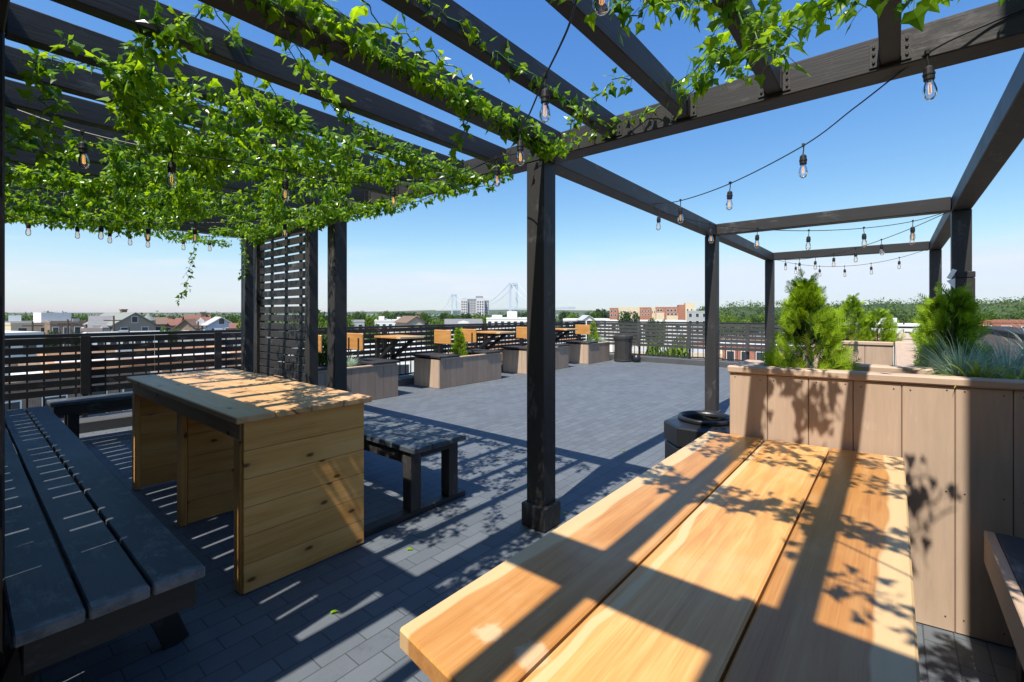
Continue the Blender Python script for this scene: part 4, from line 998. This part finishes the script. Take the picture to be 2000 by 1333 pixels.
# ================================================================== the neighbourhood
GZ = -11.0
Z0 = (0, 0, 0)
def face_rz(x, y): return math.atan2(y, x) - math.pi / 2       # local +y points away from the camera
def site(px, d, name, label, cat, turn=0.0, group=None):
    x, y = view(px, d)
    return thing(name, label, cat, (x, y, GZ), group, face_rz(x, y) + turn)
def win(o, x, z, w_, h_, y, trim='trim'):
    mb = MB(); mb.box(x - w_ / 2 - .08, x + w_ / 2 + .08, y - .05, y + .02, z - .08, z + h_ + .08); f = mb.build('window', M[trim], o, loc=Z0)
    mb = MB(); mb.box(x - w_ / 2, x + w_ / 2, y - .062, y - .052, z, z + h_); mb.build('pane', M['window'], f, loc=Z0)
def house(px, d, wpx, top, eave, label, wall, roof, gable=True, dep=10, turn=0.0, chim=None, wins=2, dormer=False):
    """wpx wide in the photo, ridge and eave rows; gable=True shows the gable end to the camera"""
    o = site(px, d, 'house', label, 'house', turn)
    W = wpx * d / 900 / 2; zr = hz(top, d) - GZ; ze = hz(eave, d) - GZ; D = dep
    mb = MB(); mb.box(-W, W, 0, D, 0, ze); 
    if gable:
        for y in (0.0, D): mb.poly([(-W, y, ze), (W, y, ze), (0, y, zr)] if y == 0 else [(W, y, ze), (-W, y, ze), (0, y, zr)])
    else:
        for x in (-W, W): mb.poly([(x, 0, ze), (x, D, ze), (x, D / 2, zr)])
    mb.build('wall', M[wall], o, loc=Z0)
    mb = MB(); e = 0.35; t = 0.16
    if gable:
        for s_ in (-1, 1):
            sl_ = (zr - ze) / W; a = (s_ * (W + e), ze - sl_ * e); 
            mb.hexa([(a[0], -e, a[1]), (0, -e, zr), (0, D + e, zr), (a[0], D + e, a[1]), (a[0], -e, a[1] + t), (0, -e, zr + t), (0, D + e, zr + t), (a[0], D + e, a[1] + t)])
    else:
        for s_ in (0, 1):
            y0 = -e if s_ == 0 else D + e; sl_ = (zr - ze) / (D / 2); z0 = ze - sl_ * e
            mb.hexa([(-W - e, y0, z0), (W + e, y0, z0), (W + e, D / 2, zr), (-W - e, D / 2, zr), (-W - e, y0, z0 + t), (W + e, y0, z0 + t), (W + e, D / 2, zr + t), (-W - e, D / 2, zr + t)])
    rf = mb.build('roof', M[roof], o, loc=Z0)
    if chim:
        mb = MB(); x = chim * W; mb.box(x - .4, x + .4, D * .4, D * .4 + .8, ze, zr + .55); mb.box(x - .5, x + .5, D * .4 - .1, D * .4 + .9, zr + .55, zr + .72); mb.build('chimney', M['brick_brown'], rf, loc=Z0)
    for i in range(wins):
        x = 0 if wins == 1 else (-W * .5 + W * i / max(1, wins - 1))
        win(o, x, ze - 1.9, 0.9, 1.4, 0.0)
    if gable and W > 2: win(o, 0, ze + (zr - ze) * 0.18, 0.8, 1.0, 0.0)
    if dormer:
        mb = MB(); mb.box(-W * .3, W * .3, 0.4, D * .45, ze - .2, ze + (zr - ze) * .5); mb.poly([(-W * .36, 0.39, ze + (zr - ze) * .5), (W * .36, 0.39, ze + (zr - ze) * .5), (0, .39, ze + (zr - ze) * .85)]); mb.build('dormer', M[wall], o, loc=Z0)
    return o
def flat(px, d, wpx, top, label, wall, roof='r_pale', dep=12, rows=2, cols=4, turn=0.0, z_off=None, boxes=(), name='flat_roofed_building', trim='trim', rowh=3.1):
    o = site(px, d, name, label, 'building', turn)
    W = wpx * d / 900 / 2; zt_ = (hz(top, d) - GZ) if z_off is None else z_off
    mb = MB(); mb.box(-W, W, 0, dep, 0, zt_ - 0.5); mb.build('wall', M[wall], o, loc=Z0)
    mb = MB(); mb.box(-W + .3, W - .3, .3, dep - .3, zt_ - .498, zt_ - .45); mb.build('roof', M[roof], o, loc=Z0)
    mb = MB()
    for b_ in ((-W - .06, W + .06, -.06, .25), (-W - .06, W + .06, dep - .25, dep + .06), (-W - .06, -W + .25, .252, dep - .252), (W - .25, W + .06, .252, dep - .252)):
        mb.box(b_[0], b_[1], b_[2], b_[3], zt_ - .499, zt_)
    mb.build('parapet', M[trim if trim != 'trim' else wall], o, loc=Z0)
    for r_ in range(rows):
        for c_ in range(cols):
            x = -W + (c_ + .5) * 2 * W / cols; z = zt_ - 2.6 - r_ * rowh
            if z > 0.5: win(o, x, z, min(1.2, W / cols), 1.5, 0.0, trim)
    for (x0, x1, y0, y1, h_, m_) in boxes:
        mb = MB(); mb.box(x0 * W, x1 * W, y0 * dep, y1 * dep, zt_ - .44, zt_ + h_); mb.build('roof_box', M[m_], o, loc=Z0)
    mb = MB(); a_ = W * U(-.6, .5); mb.tube([(a_, dep * .6, zt_ - .45), (a_, dep * .6, zt_ + U(.3, .7))], .12, 8); mb.build('vent_pipe', M['steel'], o, loc=Z0)
    mb = MB(); a_ = W * U(-.5, .6); mb.box(a_ - .5, a_ + .5, dep * .3, dep * .3 + .9, zt_ - .45, zt_ + U(.2, .5)); mb.build('roof_unit', M['grey'], o, loc=Z0)
    return o

# near neighbours whose roofs show over and through the fence
flat(60, 26, 420, 700, 'low neighbouring building with silver flat roof seen through the left fence', 'brick_brown', 'r_silver', 16, 1, 6, 0.4, 8.6)
flat(330, 34, 330, 690, 'orange brick flat roofed building seen through the left fence slats', 'brick_orange', 'r_silver', 14, 2, 6, 0.2, 9.2)
flat(-90, 48, 260, 665, 'white walled low building at the far left through the fence', 'white', 'r_pale', 14, 2, 6, 0.3, 10.2)
flat(700, 40, 300, 690, 'white walled flat roofed building below the left fence planters', 'white', 'r_silver', 16, 2, 7, 0.0, 8.9)
flat(1010, 58, 260, 680, 'orange brick row building seen under the far fence rails', 'brick_orange', 'r_pale', 16, 2, 8, -0.1, 8.6)
flat(1300, 62, 200, 680, 'tan stucco low building beyond the far fence behind a green tree', 'beige', 'r_pale', 14, 2, 5, -0.1, 7.2)
flat(1470, 70, 210, 680, 'red brick shop row with white roof beyond the far fence', 'brick_red', 'r_silver', 14, 2, 8, -0.1, 7.6)
flat(1740, 75, 190, 634, 'long white roofed building behind the metal railing on the right', 'white', 'r_silver', 14, 1, 7, 0.0, None, ((-.2, .1, .3, .6, 1.0, 'white'),))
flat(1985, 85, 110, 626, 'white and red brick roofed building at the far right edge', 'brick_red', 'r_silver', 14, 2, 4, -0.2, None, (), 'flat_roofed_building', 'trim')
# left skyline
flat(30, 130, 70, 628, 'pale grey row house at the far left of the skyline', 'grey', 'r_pale', 14, 2, 5, 0, None, ((-.3, .2, .2, .7, 1.6, 'white'),))
flat(86, 95, 92, 630, 'cream corner building with a white roof box on the left skyline', 'cream', 'r_pale', 12, 2, 3, 0.25, None, ((-.05, .92, .1, .5, 2.0, 'white'),))
flat(150, 90, 76, 628, 'brown brick flat roofed row on the left skyline', 'brick_brown', 'r_dark', 12, 2, 5, 0.1)
flat(178, 72, 30, 641, 'low rose walled house below the grey roof on the left', 'rose', 'r_pale', 8, 1, 2, 0)
house(212, 78, 54, 619, 640, 'house with a steep plain grey roof on the left skyline', 'white', 'r_grey', False, 9, 0.0, None, 2)
house(262, 80, 66, 612, 634, 'grey gabled house with a small front gable and chimney', 'taupe', 'r_green', True, 12, 0.35, 0.08, 2, True)
house(296, 92, 40, 622, 634, 'house with a long brown grey roof right of the grey gable', 'taupe', 'r_brown', False, 9, 0, None, 2)
o = site(289, 90, 'turret', 'slender pointed turret roof between the left skyline houses', 'turret')
mb = MB(); mb.lathe([(1.1, 0), (1.1, hz(626, 90) - GZ)], (0, 0, 0), 10); mb.build('wall', M['taupe'], o, loc=Z0)
mb = MB(); mb.lathe([(1.35, hz(626, 90) - GZ), (0.6, hz(619, 90) - GZ), (0, hz(611, 90) - GZ)], (0, 0, 0), 10); mb.build('roof', M['r_green'], o, loc=Z0)
house(346, 100, 60, 623, 636, 'house with a red brown roof behind the green street tree on the left', 'rose', 'r_red', False, 9, 0, -0.4, 2)
house(362, 84, 36, 625, 641, 'dark red gabled house beside the white gabled one', 'brick_brown', 'r_brown', True, 10, -0.4, None, 1)
house(392, 86, 38, 617, 640, 'white gabled house with a dark red roof on the left skyline', 'white', 'r_red', False, 9, 0.15, 0.5, 2, True)
house(432, 80, 46, 621, 636, 'pale blue gabled house with white roof edges', 'bluewall', 'r_pale', True, 10, 0.1, None, 2)
house(468, 76, 30, 634, 642, 'low house with a rust red roof near the slatted screen', 'rose', 'r_red', False, 8, 0)
flat(245, 60, 130, 651, 'long low white parapet building below the grey gabled house', 'white', 'r_pale', 8, 1, 7, 0.0)
flat(420, 62, 120, 650, 'low pale building under the blue gabled house', 'concrete', 'r_pale', 8, 1, 5, 0.0)
# middle skyline
flat(680, 120, 60, 626, 'pale low building between trees left of the second post', 'grey', 'r_pale', 10, 1, 4)
flat(768, 120, 70, 625, 'white flat roofed building left of the brown gable in the middle', 'white', 'r_silver', 12, 2, 6, 0, None, ((-.8, -.5, .2, .5, .9, 'white'), (.2, .4, .2, .5, .7, 'white')))
house(813, 100, 34, 619, 630, 'brown roofed gabled house with tall brick chimney in the middle', 'stucco', 'r_brown', True, 10, 0.3, 0.9, 2)
house(905, 105, 70, 625, 634, 'long grey roofed house with two small gables under the tower block', 'white', 'r_grey', False, 9, 0.0, None, 3, True)
flat(1000, 140, 100, 621, 'white stepped flat roof building right of the tower block', 'white', 'r_silver', 16, 2, 8, 0, None, ((-.2, .2, .2, .6, 2.0, 'white'), (-.8, -.4, .2, .5, 0.8, 'white')))
flat(1145, 150, 90, 623, 'white low building right of the front post', 'white', 'r_silver', 14, 2, 6, 0, None, ((-.2, .0, .2, .6, .9, 'white'),))
house(1150, 130, 22, 617, 625, 'white gabled house tip right of the front post', 'white', 'r_pale', True, 9, 0.2, None, 1)
flat(1260, 130, 150, 626, 'white roofed shed row below the red brick school', 'white', 'r_silver', 10, 1, 5)

# tower block: two offset slabs
d_ = 560
o = site(928, d_, 'tower_block', 'tall pale twin slab tower block standing alone on the skyline', 'tower block', 0.0)
def slab(x0, x1, y0, y1, py, m_, nm):
    k = d_ / 900; mb = MB(); mb.box((x0 - 928) * k, (x1 - 928) * k, y0, y1, 0, hz(py, d_) - GZ); return mb.build(nm, M[m_], o, loc=Z0)
def strips(x0, x1, y, n_, z1, dark='window', f=0.55):
    k = d_ / 900
    for i in range(n_):
        a = (x0 - 928) * k + (i + .5) * (x1 - x0) * k / n_; w_ = (x1 - x0) * k / n_ * f / 2
        mb = MB(); z = z1 - 3.0
        while z > 4: mb.box(a - w_, a + w_, y - .15, y + .1, z - 1.7, z); z -= 3.1
        mb.build('window_strip', M[dark], o, loc=Z0)
zt3 = hz(584, d_) - GZ
slab(900, 913, 0, 18, 584.5, 'paleslab', 'wall'); strips(900.5, 912.5, 0, 3, zt3)
slab(913, 931, 3, 18, 584, 'greyslab', 'wall'); strips(914, 930, 3, 5, zt3, 'paleslab', 0.35)
slab(930, 946, -4, 14, 582.5, 'paleslab', 'wall'); strips(931, 945, -4, 3, zt3)
slab(946, 955, 2, 16, 587, 'greyslab', 'wall'); strips(946.5, 954.5, 2, 2, zt3 - 2, 'paleslab', 0.4)
slab(929, 943.5, 2, 10, 578.5, 'greyslab', 'roof_box'); slab(901, 911, 5, 14, 583.4, 'greyslab', 'roof_box')

# red brick school with cream bays
d_ = 210
o = site(1268, d_, 'school_building', 'long red brick building with cream bays and a square cream tower', 'school')
kk = d_ / 900
def blk(x0, x1, top, y0, y1, m_, nm='wing'):
    mb = MB(); mb.box((x0 - 1268) * kk, (x1 - 1268) * kk, y0, y1, 0, hz(top, d_) - GZ); return mb.build(nm, M[m_], o, loc=Z0)
def wn_(x, py, w_=3.2, h_=4.0, y=0.0):
    win(o, (x - 1268) * kk, hz(py + h_, d_) - GZ, w_ * kk, h_ * kk, y)
blk(1192, 1208, 601.5, 0, 14, 'brick_red'); blk(1208, 1250, 600, 2, 16, 'cream'); blk(1250, 1272, 600.5, 0.5, 14, 'brick_red'); blk(1272, 1280, 602, 1.2, 14, 'cream')
blk(1280, 1322, 600, 0, 16, 'brick_red'); blk(1322, 1334, 596, -0.6, 12, 'brick_red'); blk(1334, 1351, 592.5, -1.0, 10, 'cream', 'tower')
blk(1300, 1321, 617, -1.2, -0.02, 'cream', 'bay'); blk(1281, 1296, 611, -.6, -.02, 'cream', 'bay')
for x in (1196, 1203): 
    for y in (606, 614): wn_(x, y)
for x in (1214, 1222, 1241): wn_(x, 608, 3.2, 4, 2)
for x in (1255, 1261, 1267):
    for y in (606, 613): wn_(x, y, 2.4, 3.4, .5)
for x in (1274.2, 1278): wn_(x, 608, 1.6, 3.6, 1.2)
for x in (1285, 1290, 1303, 1309, 1316): wn_(x, 604.5, 4.0, 4)
for x in (1303, 1310, 1317): wn_(x, 612, 4.0, 4)
for x in (1338, 1345):
    for y in (604, 613): wn_(x, y, 2.6, 4, -1.0)
o = flat(1362, 195, 38, 607.5, 'grey three storey building beside the cream school tower', 'grey', 'r_grey', 12, 3, 3, 0)

# suspension bridge on the horizon
d1, d2 = 2250, 3500
x1_, y1_ = view(1003, d1); x2_, y2_ = view(887, d2)
br = thing('suspension_bridge', 'hazy pale suspension bridge with two tall arched towers on the horizon', 'bridge', (x1_, y1_, -30))
dirv = Vector((x2_ - x1_, y2_ - y1_, 0)).normalized(); prp = Vector((-dirv.y, dirv.x, 0))
WB = 17.0
def tower(x, y, ztop):
    mb = MB(); c = Vector((x, y, 0))
    for s_ in (-1, 1):
        p = c + prp * (s_ * WB); 
        mb.bar((p.x, p.y, -40), (p.x, p.y, ztop), 8, 11, tuple(dirv))
    for z in (ztop - 9, 34, 8): mb.bar(tuple(c - prp * (WB - 4) + Vector((0, 0, z))), tuple(c + prp * (WB - 4) + Vector((0, 0, z))), 7, 11 if z > 40 else 6)
    for i in range(6):
        a0, a1 = math.pi * i / 6, math.pi * (i + 1) / 6; rr = WB - 4.2
        f = lambda a: c + prp * (math.cos(a) * rr) + Vector((0, 0, ztop - 26 + math.sin(a) * 12))
        mb.bar(tuple(f(a0)), tuple(f(a1)), 5, 5)
    mb.build('tower', M['bridge'], br)
zt1_, zt2_ = hz(552, d1), hz(574, d2)
tower(x1_, y1_, zt1_); tower(x2_, y2_, zt2_)
def cable(pts, r_):
    for s_ in (-1, 1):
        mb = MB(); mb.tube([Vector(p) + prp * (s_ * WB) for p in pts], r_, 5); mb.build('cable', M['bridge'], br)
A = Vector((x1_, y1_, zt1_)); B = Vector((x2_, y2_, zt2_))
zd = hz(602, d1)
main = []
for k in range(21):
    t = k / 20; p = A.lerp(B, t); low = 38.0
    p.z = low + (A.z - low) * ((1 - 2 * t) ** 2 if t < .5 else 0) + (B.z - low) * ((2 * t - 1) ** 2 if t >= .5 else 0); main.append(p)
cable(main, 1.5)
cable([A, A - dirv * 150 + Vector((0, 0, -75)), A - dirv * 330 + Vector((0, 0, zd - A.z))], 1.5)
cable([B, B + dirv * 180 + Vector((0, 0, -80)), B + dirv * 400 + Vector((0, 0, zd - B.z + 4))], 1.3)
mb = MB(); mb.bar(tuple(A - dirv * 620 + Vector((0, 0, zd - A.z - 6))), tuple(B + dirv * 700 + Vector((0, 0, zd - B.z))), 30, 7); mb.build('deck', M['bridge'], br)
mb = MB()
for k in range(1, 40):
    t = k / 40; q = A.lerp(B, t); i = min(19, int(t * 20)); p = main[i].lerp(main[i + 1], t * 20 - i)
    for s_ in (-1, 1): mb.tube([p + prp * s_ * WB, Vector((p.x, p.y, zd + (t * 2))) + prp * s_ * WB], 0.25, 3, caps=False)
mb.build('hangers', M['bridge'], br)

# ================================================================== hills, water
def ridge(pxs, d, depth, name, mat, base=-11.3):
    """terrain ridge: list of (px, row of the skyline)"""
    mb = MB(); rows = []
    for (px, py) in pxs:
        z = hz(py, d); c = []
        for (f, g) in ((-0.45, 0.0), (-0.2, 0.55), (0, 1.0), (0.35, 0.9), (0.8, 0.4), (1.1, 0.0)):
            x, y = view(px, d + depth * f); c.append(mb.v.new((x, y, base + (z - base) * g)))
        rows.append(c)
    for a, b in zip(rows, rows[1:]):
        for k in range(len(a) - 1): mb.face([a[k], b[k], b[k + 1], a[k + 1]])
    return struct(mb.build(name, mat, smooth=True))
ridge([(-300, 612), (0, 611), (300, 611), (600, 610), (760, 608.5), (840, 606), (960, 605.5), (1060, 605.5), (1180, 607), (1300, 608), (1700, 609), (2300, 609)], 5200, 2200, 'hills', M['hills'], -25)
ridge([(1360, 611), (1395, 603), (1440, 599), (1500, 600), (1560, 602), (1600, 601), (1660, 599), (1720, 593), (1780, 594), (1840, 595), (1880, 597), (1930, 593), (1990, 590), (2060, 590), (2250, 596), (2500, 606)], 560, 330, 'hills', M['hills'])
mb = MB(); q = [view(700, 1500), view(1180, 1500), view(1300, 5000), view(500, 5000)]; mb.poly([(x, y, -10.9) for x, y in q]); struct(mb.build('water', M['water']))

# ================================================================== trees
def leaf_cloud(mb, c, r_, n_, s_, sq=0.8, tone=0.5):
    for _ in range(n_):
        d = rvec(); rr = r_ * (0.45 + 0.6 * rng.random() ** 0.6)
        p = c + Vector((d.x * rr, d.y * rr, d.z * rr * sq))
        nr = (d * 0.9 + rvec() * 0.8).normalized(); a = nr.orthogonal().normalized(); b = nr.cross(a)
        th_ = U(0, 6.28); a, b = a * math.cos(th_) + b * math.sin(th_), b * math.cos(th_) - a * math.sin(th_)
        k = s_ * U(0.5, 1.15)
        rn = min(1, max(0, tone + U(-.3, .3)))
        mb.poly([p - a * k, p - b * k * .55 + a * k * .2, p + a * k * 1.1, p + b * k * .6], rn)
def tree_proto(name, mat, h, rad, nclump, nleaf, s_, seed, tall=0.8):
    global rng
    keep = rng; rng = random.Random(seed)
    o = thing(name, 'x', 'tree', (0, 0, -500))
    mb = MB()
    mb.tube([(0, 0, 0), (0.08, 0.05, h * 0.25), (0.0, 0.1, h * 0.5), (0.1, 0.0, h * 0.8)], [h * .028, h * .02, h * .014, h * .004], 7)
    cl = []
    for k in range(nclump):
        d = rvec(); t = 0.5 + 0.5 * rng.random() ** 0.5
        c = Vector((d.x * rad * t * .78, d.y * rad * t * .78, h * 0.62 + d.z * h * 0.34 * t * tall)); cl.append((c, U(0.26, 0.42) * rad))
    for c, r_ in cl[:10]:
        mb.tube([(0, 0.05, h * U(.28, .5)), tuple(c * 0.55 + Vector((0, 0, h * .2))), tuple(c)], [h * .010, h * .006, h * .002], 5)
    mb.build('trunk', M['bark'], o, loc=Z0)
    mb = MB()
    for c, r_ in cl: leaf_cloud(mb, c, r_, nleaf, s_, .85, 0.5 + U(-.2, .2))
    mb.build('crown', mat, o, loc=Z0)
    rng = keep
    return o
TP = [tree_proto('broadleaf_tree', M['leaf1'], 10, 4.6, 34, 110, 0.34, 61), tree_proto('broadleaf_tree', M['leaf2'], 10, 5.0, 34, 110, 0.36, 62, 0.7), tree_proto('broadleaf_tree', M['leaf3'], 10, 5.2, 30, 110, 0.38, 63, 0.9)]
TL = ['bright green broadleaf tree among the rooftops', 'mid green broadleaf tree on the skyline', 'dark green broadleaf tree on the skyline']
first = [True] * 3
def tree(px, d, top, wpx, k, label=None):
    x, y = view(px, d); h = hz(top, d) - GZ; w_ = wpx * d / 900
    sc = (w_ / 9.6, w_ / 9.6, h / 10.0); rz = U(0, 6.28)
    if first[k]:
        o = TP[k]; o.location = (x, y, GZ); o.rotation_euler = (0, 0, rz); o.scale = sc; first[k] = False
    else: o = dup(TP[k], (x, y, GZ), rz, None, sc)
    o['label'] = label or TL[k]
    if label:
        if 'group' in o.keys(): del o['group']
    else: o['group'] = ('bright green trees', 'mid green trees', 'dark green trees')[k] + ' of the neighbourhood'
    return o
for a in ((40, 220, 620, 34, 2), (78, 210, 617, 42, 1), (100, 190, 618, 30, 1), (118, 185, 616.5, 36, 1), (143, 200, 616, 30, 2), (168, 180, 615, 34, 1), (196, 190, 617, 24, 1),
          (240, 150, 611, 30, 1), (308, 170, 614, 38, 1), (300, 210, 615, 30, 2), (350, 190, 620, 30, 2), (375, 200, 619, 30, 1), (410, 180, 616, 26, 2), (452, 150, 612, 34, 1), (440, 190, 614, 30, 2),
          (1120, 210, 606, 36, 0), (1160, 190, 603, 44, 1), (1178, 230, 600, 40, 2), (1105, 240, 605, 26, 2)):
    tree(*a)
tree(330, 66, 626, 42, 0, 'low spreading green tree in front of the red brown roof on the left'); tree(100, 60, 636, 32, 2, 'dark conical tree top by the cream corner building'); tree(148, 58, 638, 24, 2, 'small dark tree top by the brown brick row')
tree(488, 75, 607, 56, 0, 'bright tree just left of the slatted screen'); tree(640, 78, 601, 60, 0, 'bright tree between the slatted screen and the second post'); tree(672, 110, 602, 44, 0, 'yellow green tree touching the second post on its left')
for a in ((622, 150, 600, 40, 1), (660, 190, 603, 40, 1), (700, 200, 604, 40, 1), (730, 130, 604, 42, 0), (752, 170, 603, 42, 1), (780, 210, 606, 36, 2), (800, 220, 607, 40, 2), (826, 230, 607, 36, 1), (870, 230, 608, 30, 2), (905, 210, 608, 36, 2), (880, 200, 610, 30, 1), (978, 200, 609, 30, 1), (1020, 210, 608, 34, 2), (1035, 230, 606, 30, 2), (790, 140, 617, 30, 1)):
    tree(*a)
tree(853, 88, 610, 40, 0, 'bright full tree rising above the fence right of the brick chimney'); tree(940, 150, 608, 46, 0, 'wide yellow green tree at the foot of the tower block'); tree(730, 70, 622, 34, 0, 'pale ragged tree right of the second post')
tree(1230, 130, 603, 44, 2, 'round dark tree in front of the red brick school'); tree(1272, 120, 616, 28, 1, 'small green tree below the school bays'); tree(1290, 118, 617, 24, 0, 'small light tree below the school bays')
tree(1300, 40, 634, 100, 0, 'green tree whose crown shows under the far fence')
for a in ((1400, 170, 615, 50, 0), (1420, 200, 609, 46, 0), (1446, 180, 616, 44, 0), (1470, 190, 612, 40, 1), (1490, 220, 610, 40, 0), (1520, 200, 610, 50, 1), (1550, 210, 612, 44, 0), (1590, 230, 610, 50, 1), (1640, 220, 612, 50, 2), (1690, 230, 612, 50, 1), (1730, 230, 611, 50, 2), (1770, 220, 613, 46, 1), (1800, 200, 612, 50, 0), (1850, 220, 612, 50, 1), (1905, 130, 612, 50, 0), (1935, 200, 611, 46, 1), (1975, 210, 610, 50, 1), (2010, 220, 608, 60, 2), (1925, 110, 622, 46, 0)):
    tree(*a)
tree(1985, 70, 634, 44, 1, 'low green tree at the far right picture edge'); tree(1388, 140, 622, 36, 0, 'yellow green tree behind the second frame post')
for k in range(3):
    if first[k]: pass

# woods on the right hill and along the far horizon, one mass each
mb = MB()
for k in range(620):
    px = U(1365, 2350); f = rng.random()
    d = 400 + 230 * f
    base = [(1360, 611), (1395, 603), (1440, 599), (1500, 600), (1560, 602), (1600, 601), (1660, 599), (1720, 593), (1780, 594), (1840, 595), (1880, 597), (1930, 593), (1990, 590), (2060, 590), (2400, 598)]
    for a, b in zip(base, base[1:]):
        if a[0] <= px <= b[0]: py = a[1] + (b[1] - a[1]) * (px - a[0]) / (b[0] - a[0])
    zr_ = hz(py, 560) - 8; x, y = view(px, d); z = -11 + (zr_ + 11) * min(1, max(0.05, (d - 410) / 150))
    r_ = U(5.0, 13.0)
    c = Vector((x, y, z + r_ * .55)); tone = U(0.15, 0.8)
    leaf_cloud(mb, c, r_, int(r_ * 7), 1.25, .8, tone)
o = mb.build('wood', M['woodleaf']); tag(o, 'dark green wood covering the hillside on the right horizon', 'wood', None, 'stuff')
mb = MB()
for k in range(420):
    px = U(-150, 1420); d = U(260, 420); x, y = view(px, d); r_ = U(4, 6.5); c = Vector((x, y, U(-7.2, -4.8) + d * .004 + r_ * .3)); leaf_cloud(mb, c, r_, 40, 1.1, .75, U(.2, .8))
o = mb.build('wood', M['leaf2']); tag(o, 'belt of distant trees along the horizon behind the rooftops', 'wood', None, 'stuff')

# utility poles and roof clutter on the skyline
def pole(px, d, top, label):
    o = site(px, d, 'utility_pole', label, 'pole'); h = hz(top, d) - GZ
    mb = MB(); mb.tube([(0, 0, 0), (0, 0, h)], [.16, .11], 8); mb.build('post', M['bark'], o, loc=Z0)
    mb = MB(); mb.box(-1.1, 1.1, -.06, .06, h - .75, h - .6); mb.build('crossarm', M['bark'], o, loc=Z0)
pole(221, 66, 617, 'wooden utility pole in front of the plain grey roof'); pole(131, 68, 624, 'wooden utility pole by the brown brick row'); pole(168, 85, 622, 'utility pole left of the plain grey roof'); pole(62, 70, 628, 'utility pole near the cream corner building'); pole(386, 66, 628, 'utility pole before the white gabled house with red roof')
# street beyond the far fence
mb = MB()
q = [view(1150, 52), view(1620, 52), view(1660, 61), view(1130, 61)]; mb.poly([(x, y, GZ + .012) for x, y in q]); struct(mb.build('road', M['asphalt']))
def car(px, d, col, label):
    x, y = view(px, d); o = thing('parked_car', label, 'car', (x, y, GZ + .012), None, R(40) + face_rz(x, y))
    m = plain('car_paint', col, 0.3, 0.03)
    mb = MB(); mb.hexa([(-2.2, -.85, .3), (2.2, -.85, .3), (2.2, .85, .3), (-2.2, .85, .3), (-2.15, -.82, .85), (2.1, -.82, .8), (2.1, .82, .8), (-2.15, .82, .85)]); mb.build('body', m, o, bevel=0.08, loc=Z0)
    mb = MB(); mb.hexa([(-1.6, -.78, .86), (1.1, -.78, .83), (1.1, .78, .83), (-1.6, .78, .86), (-1.1, -.62, 1.42), (.45, -.62, 1.42), (.45, .62, 1.42), (-1.1, .62, 1.42)]); mb.build('cabin', M['window'], o, bevel=0.05, loc=Z0)
    for sx in (-1.4, 1.35):
        for sy in (-.86, .68):
            mb = MB(); mb.tube([(sx, sy, .32), (sx, sy + .18, .32)], .32, 14); mb.build('wheel', M['rubber'], o, loc=Z0)
car(1500, 57, (0.55, 0.06, 0.04), 'red parked car beyond the far fence, right of the frame post'); car(1455, 56, (0.7, 0.7, 0.7), 'white parked car beyond the far fence'); car(1400, 57, (0.5, 0.52, 0.55), 'silver parked car beyond the far fence behind the frame post')

# summer haze in the air between here and the hills
n = N('haze_air'); n.t.nodes.remove(n.b)
pv = n.n('VolumePrincipled'); pv.inputs['Color'].default_value = (0.95, 0.98, 1.0, 1); pv.inputs['Density'].default_value = 0.000035; pv.inputs['Anisotropy'].default_value = 0.0
n.l(pv.outputs[0], n.o.inputs['Volume'])
mb = MB(); mb.box(-7700, 7700, -7700, 7700, -42, 175); o = mb.build('haze', n.m); tag(o, 'thin pale haze in the air over the town and the bay', 'haze', None, 'stuff')
